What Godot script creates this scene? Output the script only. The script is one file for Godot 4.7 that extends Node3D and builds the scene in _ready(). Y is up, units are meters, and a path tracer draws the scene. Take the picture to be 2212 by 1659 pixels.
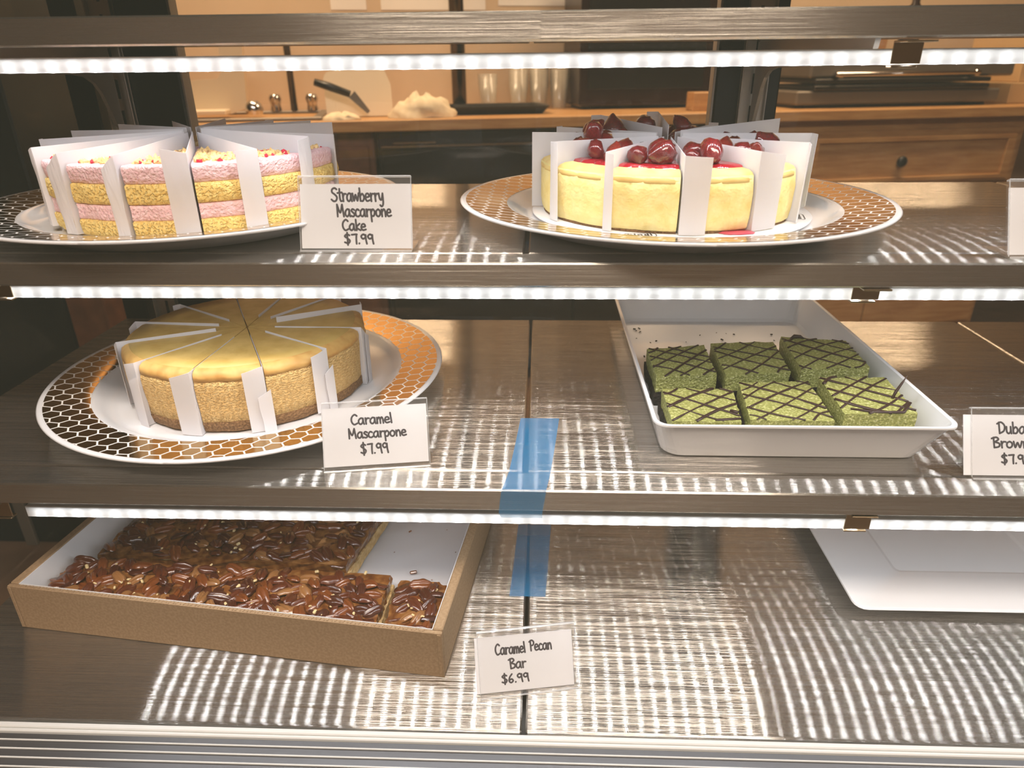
extends Node3D

# ---------------------------------------------------------------- heights and depths of the display case (metres)
const DECK := 0.600      # floor of the case
const SH2 := 0.804       # lower shelf
const SH1 := 0.984       # upper shelf
const SH0 := 1.153       # top shelf
const CASE_L := -0.585
const CASE_R := 0.80
const BACK := -0.478

var M := {}
var rng := RandomNumberGenerator.new()
var names := {}


func _ready() -> void:
	rng.seed = 20
	set_camera()
	set_light()
	make_materials()
	build_room()
	build_case()
	build_plates()
	build_caramel_cheesecake()
	build_berry_cheesecake()
	build_strawberry_cake()
	build_brownies()
	build_pecan_box()
	build_cards()
	build_tape()
	build_background()


# ---------------------------------------------------------------- camera and light
func set_camera() -> void:
	var c := Camera3D.new()
	c.name = "camera"
	add_child(c)
	c.transform = Transform3D(Basis(Vector3(0.99925427, -0.00919719, -0.03750076), Vector3(-0.00736179, 0.90802131, -0.4188593), Vector3(0.03790382, 0.41882302, 0.90727646)).orthonormalized(), Vector3(0, 1.12, 0.42))
	c.near = 0.02
	c.far = 30.0
	var at := CameraAttributesPhysical.new()
	at.frustum_near = 0.02
	at.frustum_far = 30.0
	at.frustum_focal_length = 12.0 / (829.5 / 1500.0)
	at.frustum_focus_distance = 0.66
	at.exposure_aperture = 7.0
	c.attributes = at
	c.current = true


func set_light() -> void:
	var we := WorldEnvironment.new()
	we.name = "environment"
	var e := Environment.new()
	e.background_mode = Environment.BG_COLOR
	e.background_color = Color(0.02, 0.016, 0.012)
	e.tonemap_mode = Environment.TONE_MAPPER_LINEAR
	e.tonemap_exposure = 1.1
	e.sdfgi_enabled = true
	e.ssao_enabled = true
	e.ssil_enabled = true
	we.environment = e
	add_child(we)


# a flat ceiling lamp: a frame, a glowing panel and an area light of the same size just below it
func ceiling_lamp(label: String, at: Vector3, size: Vector2, color: Color, energy: float) -> void:
	var t := thing("ceiling_lamp", label, "lamp", at, 0.0, "flat ceiling lamps")
	var st := mb()
	box(st, Vector3(0, 0.02, 0), Vector3(size.x + 0.06, 0.04, size.y + 0.06), 0.004)
	part(st, "lamp_frame", M.white_plastic, t)
	st = mb()
	box(st, Vector3(0, -0.003, 0), Vector3(size.x, 0.006, size.y), 0.001)
	var m := StandardMaterial3D.new()
	m.albedo_color = Color(0.9, 0.9, 0.88)
	m.emission_enabled = true
	m.emission = color
	m.emission_energy_multiplier = 2.0
	part(st, "lamp_panel", m, t)
	var l := AreaLight3D.new()
	l.name = "lamp_light"
	l.area_size = size
	l.light_color = color
	l.light_energy = energy
	l.shadow_enabled = true
	l.rotation.x = -PI / 2
	l.position = Vector3(0, -0.008, 0)
	t.add_child(l)


# ---------------------------------------------------------------- naming helpers
func numbered(called: String) -> String:
	var n: int = names.get(called, 0)
	names[called] = n + 1
	return called if n == 0 else "%s_%03d" % [called, n]


func thing(called: String, label: String, category: String, at := Vector3.ZERO, turn := 0.0, group := "") -> Node3D:
	var o := Node3D.new()
	o.name = numbered(called)
	add_child(o)
	o.position = at
	o.rotation.y = turn
	o.set_meta("label", label)
	o.set_meta("category", category)
	if group:
		o.set_meta("group", group)
	return o


func single(st: SurfaceTool, called: String, m: Material, label: String, category: String, at := Vector3.ZERO, turn := 0.0, group := "") -> MeshInstance3D:
	var o := MeshInstance3D.new()
	o.mesh = done(st)
	o.material_override = null
	o.set_surface_override_material(0, m)
	o.name = numbered(called)
	add_child(o)
	o.position = at
	o.rotation.y = turn
	o.set_meta("label", label)
	o.set_meta("category", category)
	if group:
		o.set_meta("group", group)
	return o


func structure(st: SurfaceTool, called: String, m: Material) -> MeshInstance3D:
	var o := MeshInstance3D.new()
	o.mesh = done(st)
	o.set_surface_override_material(0, m)
	o.name = numbered(called)
	add_child(o)
	o.set_meta("kind", "structure")
	return o


func part(st: SurfaceTool, called: String, m: Material, parent: Node3D, at := Vector3.ZERO) -> MeshInstance3D:
	return part_mesh(done(st), called, m, parent, at)


func part_mesh(mesh: Mesh, called: String, m: Material, parent: Node3D, at := Vector3.ZERO) -> MeshInstance3D:
	var o := MeshInstance3D.new()
	o.mesh = mesh
	o.set_surface_override_material(0, m)
	o.name = called
	o.position = at
	parent.add_child(o, true)
	return o


# ---------------------------------------------------------------- mesh helpers
func mb(smooth := false) -> SurfaceTool:
	var st := SurfaceTool.new()
	st.begin(Mesh.PRIMITIVE_TRIANGLES)
	st.set_smooth_group(0 if smooth else -1)
	return st


func done(st: SurfaceTool) -> ArrayMesh:
	st.generate_normals()
	return st.commit()


# corners run counter-clockwise seen from outside; Godot wants them clockwise
func tri(st: SurfaceTool, a: Vector3, b: Vector3, c: Vector3, ua := Vector2.ZERO, ub := Vector2.ZERO, uc := Vector2.ZERO) -> void:
	st.set_uv(ua)
	st.add_vertex(a)
	st.set_uv(uc)
	st.add_vertex(c)
	st.set_uv(ub)
	st.add_vertex(b)


func quad(st: SurfaceTool, a: Vector3, b: Vector3, c: Vector3, d: Vector3, ua := Vector2.ZERO, ub := Vector2.ZERO, uc := Vector2.ZERO, ud := Vector2.ZERO) -> void:
	tri(st, a, b, c, ua, ub, uc)
	tri(st, a, c, d, ua, uc, ud)


# uv in metres over the plane a face lies in, u along x wherever the face allows it
func uv_of(p: Vector3, n: Vector3) -> Vector2:
	var a := n.abs()
	if a.y >= a.x and a.y >= a.z:
		return Vector2(p.x, p.z)
	if a.z >= a.x:
		return Vector2(p.x, p.y)
	return Vector2(p.z, p.y)


func face(st: SurfaceTool, pts: Array) -> void:
	var n: Vector3 = (pts[1] - pts[0]).cross(pts[2] - pts[0])
	for i in range(1, pts.size() - 1):
		tri(st, pts[0], pts[i], pts[i + 1], uv_of(pts[0], n), uv_of(pts[i], n), uv_of(pts[i + 1], n))


# a box with chamfered edges
func box(st: SurfaceTool, c: Vector3, s: Vector3, bevel := 0.0, basis := Basis.IDENTITY) -> void:
	var h := s / 2
	var b := minf(bevel, minf(h.x, minf(h.y, h.z)) * 0.95)
	var P := func(x: float, y: float, z: float) -> Vector3: return c + basis * Vector3(x, y, z)
	for ax in 3:
		for sg in [-1.0, 1.0]:
			var u := (ax + 1) % 3
			var v := (ax + 2) % 3
			var q := []
			for k in [[-1, -1], [1, -1], [1, 1], [-1, 1]]:
				var p := Vector3.ZERO
				p[ax] = sg * h[ax]
				p[u] = k[0] * (h[u] - b)
				p[v] = k[1] * (h[v] - b)
				q.append(P.call(p.x, p.y, p.z))
			if sg < 0:
				q.reverse()
			face(st, q)
	if b <= 0.0:
		return
	for ax in 3:
		var u := (ax + 1) % 3
		var v := (ax + 2) % 3
		for su in [-1.0, 1.0]:
			for sv in [-1.0, 1.0]:
				var q := []
				for k in [[-1.0, 0], [1.0, 0], [1.0, 1], [-1.0, 1]]:
					var p := Vector3.ZERO
					p[ax] = k[0] * (h[ax] - b)
					p[u] = su * (h[u] - (b if k[1] == 1 else 0.0))
					p[v] = sv * (h[v] - (0.0 if k[1] == 1 else b))
					q.append(P.call(p.x, p.y, p.z))
				if su * sv < 0:
					q.reverse()
				face(st, q)
	for sx in [-1.0, 1.0]:
		for sy in [-1.0, 1.0]:
			for sz in [-1.0, 1.0]:
				var q := [P.call(sx * h.x, sy * (h.y - b), sz * (h.z - b)), P.call(sx * (h.x - b), sy * h.y, sz * (h.z - b)), P.call(sx * (h.x - b), sy * (h.y - b), sz * h.z)]
				if sx * sy * sz < 0:
					q.reverse()
				face(st, q)


# box given by its two corners
func bx(st: SurfaceTool, lo: Vector3, hi: Vector3, bevel := 0.0) -> void:
	box(st, (lo + hi) / 2, (hi - lo).abs(), bevel)


# a surface of revolution about y; profile runs from the axis at the top outwards, down and back (outside on its left hand going so)
func lathe(st: SurfaceTool, profile: Array, n := 64, a0 := 0.0, a1 := TAU, wob = null) -> void:
	for i in n:
		var t0 := a0 + (a1 - a0) * i / n
		var t1 := a0 + (a1 - a0) * (i + 1) / n
		for k in profile.size() - 1:
			var p: Vector2 = profile[k]
			var q: Vector2 = profile[k + 1]
			var A := Vector3(p.x * sin(t0), p.y, p.x * cos(t0))
			var B := Vector3(q.x * sin(t0), q.y, q.x * cos(t0))
			var C := Vector3(q.x * sin(t1), q.y, q.x * cos(t1))
			var D := Vector3(p.x * sin(t1), p.y, p.x * cos(t1))
			if wob != null:
				A = wob.call(A)
				B = wob.call(B)
				C = wob.call(C)
				D = wob.call(D)
			if p.x < 1e-6:
				tri(st, A, B, C, Vector2(A.x, A.z), Vector2(B.x, B.z), Vector2(C.x, C.z))
			elif q.x < 1e-6:
				tri(st, A, B, D, Vector2(A.x, A.z), Vector2(B.x, B.z), Vector2(D.x, D.z))
			else:
				quad(st, A, B, C, D, Vector2(A.x, A.z), Vector2(B.x, B.z), Vector2(C.x, C.z), Vector2(D.x, D.z))


# an outline in the xy plane (counter-clockwise) pushed along z from z0 to z1
func prism(st: SurfaceTool, outline: PackedVector2Array, z0: float, z1: float, xf := Transform3D.IDENTITY) -> void:
	var idx := Geometry2D.triangulate_polygon(outline)
	for i in range(0, idx.size(), 3):
		var a := outline[idx[i]]
		var b := outline[idx[i + 1]]
		var c := outline[idx[i + 2]]
		if (b - a).cross(c - a) < 0:
			var s := b
			b = c
			c = s
		tri(st, xf * Vector3(a.x, a.y, z1), xf * Vector3(b.x, b.y, z1), xf * Vector3(c.x, c.y, z1), a, b, c)
		tri(st, xf * Vector3(a.x, a.y, z0), xf * Vector3(c.x, c.y, z0), xf * Vector3(b.x, b.y, z0), a, c, b)
	var n := outline.size()
	var run := 0.0
	for i in n:
		var a := outline[i]
		var b := outline[(i + 1) % n]
		var l := a.distance_to(b)
		quad(st, xf * Vector3(a.x, a.y, z1), xf * Vector3(a.x, a.y, z0), xf * Vector3(b.x, b.y, z0), xf * Vector3(b.x, b.y, z1), Vector2(z1, run), Vector2(z0, run), Vector2(z0, run + l), Vector2(z1, run + l))
		run += l


# a round tube along points
func tube(st: SurfaceTool, pts: PackedVector3Array, radii: Array, sides := 8, flat := 1.0, closed := true) -> void:
	var n := pts.size()
	var rings := []
	var up := Vector3.UP
	for i in n:
		var d := (pts[mini(i + 1, n - 1)] - pts[maxi(i - 1, 0)]).normalized()
		var s := d.cross(up)
		if s.length() < 0.05:
			s = d.cross(Vector3.RIGHT)
		s = s.normalized()
		var t := s.cross(d).normalized()
		var r: float = radii[mini(i, radii.size() - 1)]
		var ring := []
		for k in sides:
			var a := TAU * k / sides
			ring.append(pts[i] + s * cos(a) * r + t * sin(a) * r * flat)
		rings.append(ring)
	for i in n - 1:
		for k in sides:
			var k2 := (k + 1) % sides
			quad(st, rings[i][k], rings[i][k2], rings[i + 1][k2], rings[i + 1][k])
	if closed:
		for k in range(1, sides - 1):
			tri(st, rings[0][0], rings[0][k + 1], rings[0][k])
			tri(st, rings[n - 1][0], rings[n - 1][k], rings[n - 1][k + 1])


# a sheet with thickness: grid of points f(i, j), i along u, j along v
func sheet(st: SurfaceTool, nu: int, nv: int, f: Callable, thick: float, two := true) -> void:
	var p := []
	var nn := []
	for i in nu + 1:
		var row := []
		for j in nv + 1:
			row.append(f.call(float(i) / nu, float(j) / nv))
		p.append(row)
	for i in nu + 1:
		var row := []
		for j in nv + 1:
			var du: Vector3 = p[mini(i + 1, nu)][j] - p[maxi(i - 1, 0)][j]
			var dv: Vector3 = p[i][mini(j + 1, nv)] - p[i][maxi(j - 1, 0)]
			row.append(du.cross(dv).normalized() * thick / 2)
		nn.append(row)
	var F := func(i: int, j: int, s: float) -> Vector3: return p[i][j] + nn[i][j] * s
	for i in nu:
		for j in nv:
			var u0 := Vector2(float(i) / nu, float(j) / nv)
			var u1 := Vector2(float(i + 1) / nu, float(j) / nv)
			var u2 := Vector2(float(i + 1) / nu, float(j + 1) / nv)
			var u3 := Vector2(float(i) / nu, float(j + 1) / nv)
			quad(st, F.call(i, j, 1.0), F.call(i + 1, j, 1.0), F.call(i + 1, j + 1, 1.0), F.call(i, j + 1, 1.0), u0, u1, u2, u3)
			if two:
				quad(st, F.call(i, j, -1.0), F.call(i, j + 1, -1.0), F.call(i + 1, j + 1, -1.0), F.call(i + 1, j, -1.0), u0, u3, u2, u1)
	if two:
		for i in nu:
			quad(st, F.call(i, 0, -1.0), F.call(i + 1, 0, -1.0), F.call(i + 1, 0, 1.0), F.call(i, 0, 1.0))
			quad(st, F.call(i, nv, 1.0), F.call(i + 1, nv, 1.0), F.call(i + 1, nv, -1.0), F.call(i, nv, -1.0))
		for j in nv:
			quad(st, F.call(0, j, 1.0), F.call(0, j + 1, 1.0), F.call(0, j + 1, -1.0), F.call(0, j, -1.0))
			quad(st, F.call(nu, j, -1.0), F.call(nu, j + 1, -1.0), F.call(nu, j + 1, 1.0), F.call(nu, j, 1.0))


func arc(cx: float, cy: float, r: float, a0: float, a1: float, n: int) -> Array:
	var o := []
	for i in n + 1:
		var a := deg_to_rad(a0 + (a1 - a0) * i / n)
		o.append(Vector2(cx + r * cos(a), cy + r * sin(a)))
	return o


# rounded rectangle outline, counter-clockwise, centred
func round_rect(w: float, h: float, r: float, n := 5) -> PackedVector2Array:
	var o := []
	o += arc(w / 2 - r, -h / 2 + r, r, -90, 0, n)
	o += arc(w / 2 - r, h / 2 - r, r, 0, 90, n)
	o += arc(-w / 2 + r, h / 2 - r, r, 90, 180, n)
	o += arc(-w / 2 + r, -h / 2 + r, r, 180, 270, n)
	return PackedVector2Array(o)


# ---------------------------------------------------------------- materials
func mat(color: Color, rough := 0.5, metal := 0.0) -> StandardMaterial3D:
	var m := StandardMaterial3D.new()
	m.albedo_color = color
	m.roughness = rough
	m.metallic = metal
	return m


func rgb(r: int, g: int, b: int) -> Color:
	return Color(r / 255.0, g / 255.0, b / 255.0)


func noise_tex(freq: float, octaves: int, size := 512, ramp: Array = [], seed_ := 1, kind := FastNoiseLite.TYPE_SIMPLEX_SMOOTH) -> ImageTexture:
	var n := FastNoiseLite.new()
	n.noise_type = kind
	n.frequency = freq
	n.fractal_octaves = octaves
	n.seed = seed_
	var im := n.get_seamless_image(size, size)
	im.convert(Image.FORMAT_RGB8)
	if ramp.size():
		var g := Gradient.new()
		g.offsets = PackedFloat32Array(ramp.map(func(k): return k[0]))
		g.colors = PackedColorArray(ramp.map(func(k): return k[1]))
		var data := im.get_data()
		var lut := []
		for i in 256:
			lut.append(g.sample(i / 255.0))
		for i in range(0, data.size(), 3):
			var c: Color = lut[data[i]]
			data[i] = int(clampf(c.r * 255, 0, 255))
			data[i + 1] = int(clampf(c.g * 255, 0, 255))
			data[i + 2] = int(clampf(c.b * 255, 0, 255))
		im = Image.create_from_data(size, size, false, Image.FORMAT_RGB8, data)
	return ImageTexture.create_from_image(im)


func tex_mat(tex: Texture2D, scale: float, rough := 0.6) -> StandardMaterial3D:
	var m := mat(Color.WHITE, rough)
	m.albedo_texture = tex
	m.uv1_triplanar = true
	m.uv1_scale = Vector3.ONE * scale
	return m


func relief(m: StandardMaterial3D, tex: Texture2D, cm: float) -> StandardMaterial3D:
	m.heightmap_enabled = true
	m.heightmap_texture = tex
	m.heightmap_scale = cm
	return m


# brushed steel: fine grooves along u, their slopes across v
func brush_normal() -> ImageTexture:
	var r := RandomNumberGenerator.new()
	r.seed = 5
	var w := 512
	var h := 2048
	var data := PackedByteArray()
	data.resize(w * h * 3)
	for y in h:
		var x := 0
		var s := r.randfn(0.0, 1.0) / sqrt(r.randf_range(0.12, 1.0))
		var first := s
		var i := y * w * 3
		while x < w:
			var run := r.randi_range(24, 200)
			var nxt: float = r.randfn(0.0, 1.0) / sqrt(r.randf_range(0.12, 1.0)) if x + run < w else first
			for k in mini(run, w - x):
				var t := smoothstep(0.6, 1.0, float(k) / run)
				var sl: float = clampf(lerpf(s, nxt, t), -4.0, 4.0) * BRUSH
				var nz := 1.0 / sqrt(1.0 + sl * sl)
				data[i] = 128
				data[i + 1] = int(round(127.5 + 127.5 * sl * nz))
				data[i + 2] = int(round(127.5 + 127.5 * nz))
				i += 3
			x += run
			s = nxt
	return ImageTexture.create_from_image(Image.create_from_data(w, h, false, Image.FORMAT_RGB8, data))


const BRUSH := 0.40


func steel(color: Color, rough: float, aniso: float, bump := 1.0) -> StandardMaterial3D:
	var m := mat(color, rough, 1.0)
	m.metallic = 0.93
	m.anisotropy_enabled = true
	m.anisotropy = aniso
	m.normal_enabled = true
	m.normal_texture = M.brush
	m.normal_scale = bump
	m.uv1_scale = Vector3(1 / 0.35, 1 / 0.09, 1)
	return m


func glow(color: Color, energy: float) -> StandardMaterial3D:
	var m := mat(Color(0.95, 0.95, 0.95), 0.4)
	m.emission_enabled = true
	m.emission = color
	m.emission_energy_multiplier = energy
	return m


func glass(alpha := 0.04, tint := Color(0.9, 1.0, 0.95), rough := 0.0) -> StandardMaterial3D:
	var m := mat(Color(tint.r, tint.g, tint.b, alpha), rough)
	m.transparency = BaseMaterial3D.TRANSPARENCY_ALPHA
	return m


func make_materials() -> void:
	M.brush = brush_normal()
	M.steel = steel(Color(0.80, 0.785, 0.76), 0.14, -1.0)
	M.steel_face = steel(Color(0.78, 0.76, 0.72), 0.24, -0.9, 0.35)
	M.chrome = mat(Color(0.82, 0.81, 0.8), 0.15, 1.0)
	M.alu = mat(Color(0.42, 0.42, 0.43), 0.45, 0.7)
	M.white_plastic = mat(Color(0.9, 0.9, 0.89), 0.35)
	M.lip = mat(Color(0.92, 0.92, 0.90), 0.4)
	M.lip.backlight_enabled = true
	M.lip.backlight = Color(1.0, 1.0, 1.0)
	M.led = glow(Color(0.98, 0.99, 1.0), 7.5)
	M.black = mat(Color(0.045, 0.04, 0.042), 0.35)
	M.black_metal = mat(Color(0.06, 0.05, 0.05), 0.3)
	M.glass = glass(0.03)
	M.door_glass = glass(0.03)
	M.end_glass = glass(0.03)
	M.end_glass.metallic_specular = 0.2
	M.dark_steel = mat(Color(0.35, 0.34, 0.33), 0.4, 1.0)
	M.nickel = mat(Color(0.70, 0.62, 0.50), 0.3, 1.0)
	M.bracket = mat(Color(0.62, 0.60, 0.58), 0.45, 0.6)
	M.standard = mat(Color(0.75, 0.73, 0.70), 0.35, 0.9)
	M.floor = tex_mat(noise_tex(0.02, 3, 256, [[0.0, rgb(92, 70, 54)], [1.0, rgb(120, 94, 74)]]), 1.2, 0.5)
	M.floor.uv1_world_triplanar = true
	M.ceiling = mat(rgb(215, 200, 180), 0.9)
	M.wall = tex_mat(noise_tex(0.015, 4, 256, [[0.0, rgb(204, 180, 150)], [1.0, rgb(214, 192, 164)]]), 0.8, 0.85)
	M.wall.uv1_world_triplanar = true
	M.wall_front = mat(rgb(126, 98, 74), 0.8)
	M.porcelain = mat(Color(0.93, 0.93, 0.94), 0.07)
	var hc := honeycomb()
	M.honeycomb = mat(Color.WHITE, 0.14)
	M.honeycomb.albedo_texture = hc[0]
	M.honeycomb.metallic = 1.0
	M.honeycomb.metallic_texture = hc[1]
	M.honeycomb.uv1_scale = Vector3(1 / 0.0272, 1 / 0.0157, 1)
	M.acrylic = glass(0.02, Color(1, 1, 1), 0.02)
	M.acrylic_edge = glass(0.30, Color(0.95, 0.95, 0.95), 0.05)
	M.tape = mat(Color(0.22, 0.60, 0.84, 0.46), 0.3)
	M.tape.transparency = BaseMaterial3D.TRANSPARENCY_ALPHA
	food_materials()
	background_materials()


func ramp_mat(a: Color, b: Color, c: Color, freq: float, oct: int, scale: float, rough: float, seed_: int) -> StandardMaterial3D:
	var m := tex_mat(noise_tex(freq, oct, 256, [[0.2, a], [0.5, b], [0.8, c]], seed_), scale, rough)
	m.uv1_world_triplanar = true
	return m


func food_materials() -> void:
	M.fine = noise_tex(0.05, 4, 256, [], 11)
	M.pits = noise_tex(0.045, 2, 256, [[0.0, Color.BLACK], [0.28, Color(0.1, 0.1, 0.1)], [0.45, Color.WHITE], [1.0, Color.WHITE]], 12)
	# caramel cheesecake
	M.caramel = ramp_mat(rgb(214, 170, 102), rgb(230, 192, 126), rgb(238, 204, 142), 0.03, 4, 14.0, 0.75, 2)
	M.caramel.uv1_scale = Vector3(26, 52, 26)
	relief(M.caramel, M.pits, 0.22)
	M.caramel_top = ramp_mat(rgb(196, 160, 84), rgb(206, 172, 98), rgb(214, 180, 106), 0.02, 3, 6.0, 0.5, 3)
	relief(M.caramel_top, M.fine, 0.03)
	M.baked = ramp_mat(rgb(196, 144, 74), rgb(212, 168, 96), rgb(220, 180, 108), 0.03, 3, 7.0, 0.55, 4)
	relief(M.baked, M.fine, 0.05)
	M.crust = ramp_mat(rgb(104, 74, 46), rgb(130, 96, 62), rgb(156, 120, 82), 0.06, 4, 22.0, 0.9, 5)
	relief(M.crust, M.fine, 0.25)
	# berry cheesecake
	M.vanilla = ramp_mat(rgb(240, 218, 138), rgb(247, 229, 156), rgb(250, 235, 170), 0.02, 4, 14.0, 0.65, 6)
	relief(M.vanilla, M.fine, 0.07)
	M.vanilla_edge = ramp_mat(rgb(234, 194, 114), rgb(243, 215, 138), rgb(247, 227, 152), 0.02, 3, 6.0, 0.6, 7)
	M.board = mat(rgb(236, 236, 238), 0.25)
	M.glaze = mat(rgb(158, 24, 40), 0.08)
	M.glaze.clearcoat_enabled = true
	M.glaze.clearcoat = 1.0
	M.glaze.clearcoat_roughness = 0.04
	M.sauce = mat(rgb(196, 76, 98), 0.12)
	M.ink = mat(rgb(40, 36, 40), 0.5)
	M.berries = []
	for c in [[rgb(96, 6, 14), rgb(124, 12, 22), rgb(150, 30, 34)], [rgb(84, 5, 14), rgb(108, 10, 20), rgb(136, 22, 30)], [rgb(110, 14, 16), rgb(138, 34, 28), rgb(158, 60, 42)]]:
		var m := ramp_mat(c[0], c[1], c[2], 0.02, 3, 1.6, 0.16, 8)
		m.uv1_world_triplanar = false
		relief(m, M.pits, 0.05)
		m.clearcoat_enabled = true
		m.clearcoat = 1.0
		m.clearcoat_roughness = 0.03
		M.berries.append(m)
	# pink layer cake
	M.sponge = ramp_mat(rgb(232, 190, 100), rgb(244, 214, 130), rgb(249, 226, 152), 0.05, 4, 26.0, 0.9, 9)
	relief(M.sponge, M.pits, 0.15)
	M.pink = ramp_mat(rgb(236, 190, 198), rgb(246, 206, 211), rgb(250, 220, 223), 0.03, 4, 24.0, 0.6, 10)
	relief(M.pink, M.fine, 0.16)
	M.crumb = ramp_mat(rgb(214, 172, 104), rgb(232, 200, 140), rgb(242, 218, 166), 0.05, 3, 10.0, 0.9, 13)
	M.red_bit = mat(rgb(206, 40, 66), 0.6)
	M.gold_board = mat(rgb(214, 190, 140), 0.35, 0.7)
	M.paper = mat(rgb(238, 236, 238), 0.7)
	M.paper.backlight_enabled = true
	M.paper.backlight = Color(0.85, 0.85, 0.86)
	# green brownies
	M.matcha = tex_mat(noise_tex(0.035, 4, 256, [[0.2, rgb(142, 144, 74)], [0.5, rgb(160, 162, 90)], [0.66, rgb(170, 172, 100)], [0.76, rgb(208, 206, 146)]], 14), 30.0, 0.6)
	M.matcha.uv1_world_triplanar = true
	relief(M.matcha, M.fine, 0.12)
	M.matcha_cut = ramp_mat(rgb(112, 118, 52), rgb(122, 128, 60), rgb(132, 138, 68), 0.03, 3, 8.0, 0.5, 15)
	M.brownie = ramp_mat(rgb(20, 15, 13), rgb(32, 24, 21), rgb(48, 37, 32), 0.06, 4, 14.0, 0.85, 16)
	relief(M.brownie, M.fine, 0.3)
	M.chocolate = mat(rgb(56, 36, 32), 0.4)
	# pecan bars
	M.pecans = []
	for c in [[rgb(64, 28, 14), rgb(88, 42, 20), rgb(114, 60, 30)], [rgb(50, 23, 14), rgb(72, 34, 18), rgb(94, 48, 26)], [rgb(84, 42, 16), rgb(114, 60, 24), rgb(140, 80, 36)], [rgb(108, 68, 34), rgb(140, 94, 52), rgb(172, 128, 80)]]:
		var m := ramp_mat(c[0], c[1], c[2], 0.03, 3, 20.0, 0.3, 17)
		m.uv1_world_triplanar = false
		m.clearcoat_enabled = true
		m.clearcoat = 0.8
		m.clearcoat_roughness = 0.1
		M.pecans.append(m)
	M.nut_flesh = mat(rgb(214, 190, 140), 0.6)
	M.toffee = ramp_mat(rgb(92, 52, 24), rgb(122, 76, 36), rgb(150, 104, 56), 0.03, 4, 9.0, 0.2, 18)
	M.toffee.clearcoat_enabled = true
	M.toffee.clearcoat = 1.0
	M.toffee.clearcoat_roughness = 0.08
	M.shortbread = ramp_mat(rgb(196, 160, 104), rgb(214, 182, 126), rgb(226, 198, 148), 0.05, 4, 10.0, 0.9, 19)
	relief(M.shortbread, M.fine, 0.2)
	M.kraft = ramp_mat(rgb(146, 119, 88), rgb(153, 126, 95), rgb(160, 133, 102), 0.06, 4, 16.0, 0.85, 21)
	M.kraft.uv1_world_triplanar = false
	M.kraft_white = mat(rgb(232, 232, 234), 0.6)


# ---------------------------------------------------------------- the room
func wall_box(called: String, lo: Vector3, hi: Vector3, m: Material) -> MeshInstance3D:
	var st := mb()
	bx(st, lo, hi)
	return structure(st, called, m)


func build_room() -> void:
	wall_box("floor", Vector3(-4.0, -0.1, -3.4), Vector3(4.0, 0.0, 3.4), M.floor)
	wall_box("ceiling", Vector3(-4.0, 2.7, -3.4), Vector3(4.0, 2.8, 3.4), M.ceiling)
	var wb := wall_box("wall_back", Vector3(-4.6, 0.0, -0.72), Vector3(4.6, 2.7, -0.62), M.wall)
	wb.position = COUNTER
	wb.rotation.y = COUNTER_TURN
	wall_box("wall_front", Vector3(-4.0, 0.0, 3.4), Vector3(4.0, 2.7, 3.5), M.wall_front)
	wall_box("wall_left", Vector3(-4.1, 0.0, -3.4), Vector3(-4.0, 2.7, 3.4), M.wall_front)
	wall_box("wall_right", Vector3(4.0, 0.0, -3.4), Vector3(4.1, 2.7, 3.4), M.wall_front)
	ceiling_lamp("warm flat ceiling lamp above the back counter, left one", Vector3(-1.0, 2.655, -1.9), Vector2(1.2, 0.3), Color(1.0, 0.86, 0.69), 3.2)
	ceiling_lamp("warm flat ceiling lamp above the back counter, right one", Vector3(1.2, 2.655, -2.0), Vector2(1.2, 0.3), Color(1.0, 0.86, 0.69), 3.2)
	ceiling_lamp("warm flat ceiling lamp above the customer side of the room", Vector3(0.1, 2.655, 1.25), Vector2(1.6, 0.5), Color(1.0, 0.93, 0.86), 6.0)


# ---------------------------------------------------------------- the display case
const LED := 0.0011


func panel_ranges() -> Array:
	return [[CASE_L + 0.012, -0.0122], [-0.0088, 0.5505], [0.5545, CASE_R - 0.004]]


func led_strip(parent: Node3D, x0: float, x1: float, y: float, z: float) -> void:
	# y: bottom of the white lip, z: its front face
	var st := mb()
	bx(st, Vector3(x0, y + 0.0085, z - 0.014), Vector3(x1, y + 0.0105, z - 0.0004), 0.0003)
	var s := part(st, "led_strip", M.white_plastic, parent)
	st = mb()
	quad(st, Vector3(x0, y, z), Vector3(x1, y, z), Vector3(x1, y + 0.0105, z), Vector3(x0, y + 0.0105, z))
	part(st, "diffuser", M.lip, s)
	s.set_meta("label", "white plastic light strip glowing along its lower edge")
	st = mb()
	bx(st, Vector3(-0.0034, 0.0, -0.004), Vector3(0.0034, 0.0018, 0.004))
	var chip := done(st)
	var n := int((x1 - x0 - 0.02) / 0.0167)
	for i in n:
		var at := Vector3(x0 + 0.012 + i * 0.0167, y + 0.0010, z - 0.0062)
		part_mesh(chip, "led", M.led, s, at)
		var l := AreaLight3D.new()
		l.name = "led_light"
		l.area_size = Vector2(0.0035, 0.0105)
		l.light_color = Color(0.975, 0.985, 1.0)
		l.light_energy = LED
		l.shadow_enabled = true
		l.rotation.x = -PI / 2
		l.position = at + Vector3(0, -0.0003, 0)
		s.add_child(l, true)


func bracket_outline(top: float) -> PackedVector2Array:
	# (z, y) of a shelf bracket's side, heel at the rear post
	return PackedVector2Array([Vector2(-0.4735, top), Vector2(-0.4735, top - 0.086), Vector2(-0.468, top - 0.09), Vector2(-0.460, top - 0.084), Vector2(-0.452, top - 0.066), Vector2(-0.444, top - 0.048), Vector2(-0.434, top - 0.037), Vector2(-0.420, top - 0.030), Vector2(-0.400, top - 0.027), Vector2(-0.17, top - 0.022), Vector2(-0.165, top - 0.004), Vector2(-0.165, top)])


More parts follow.
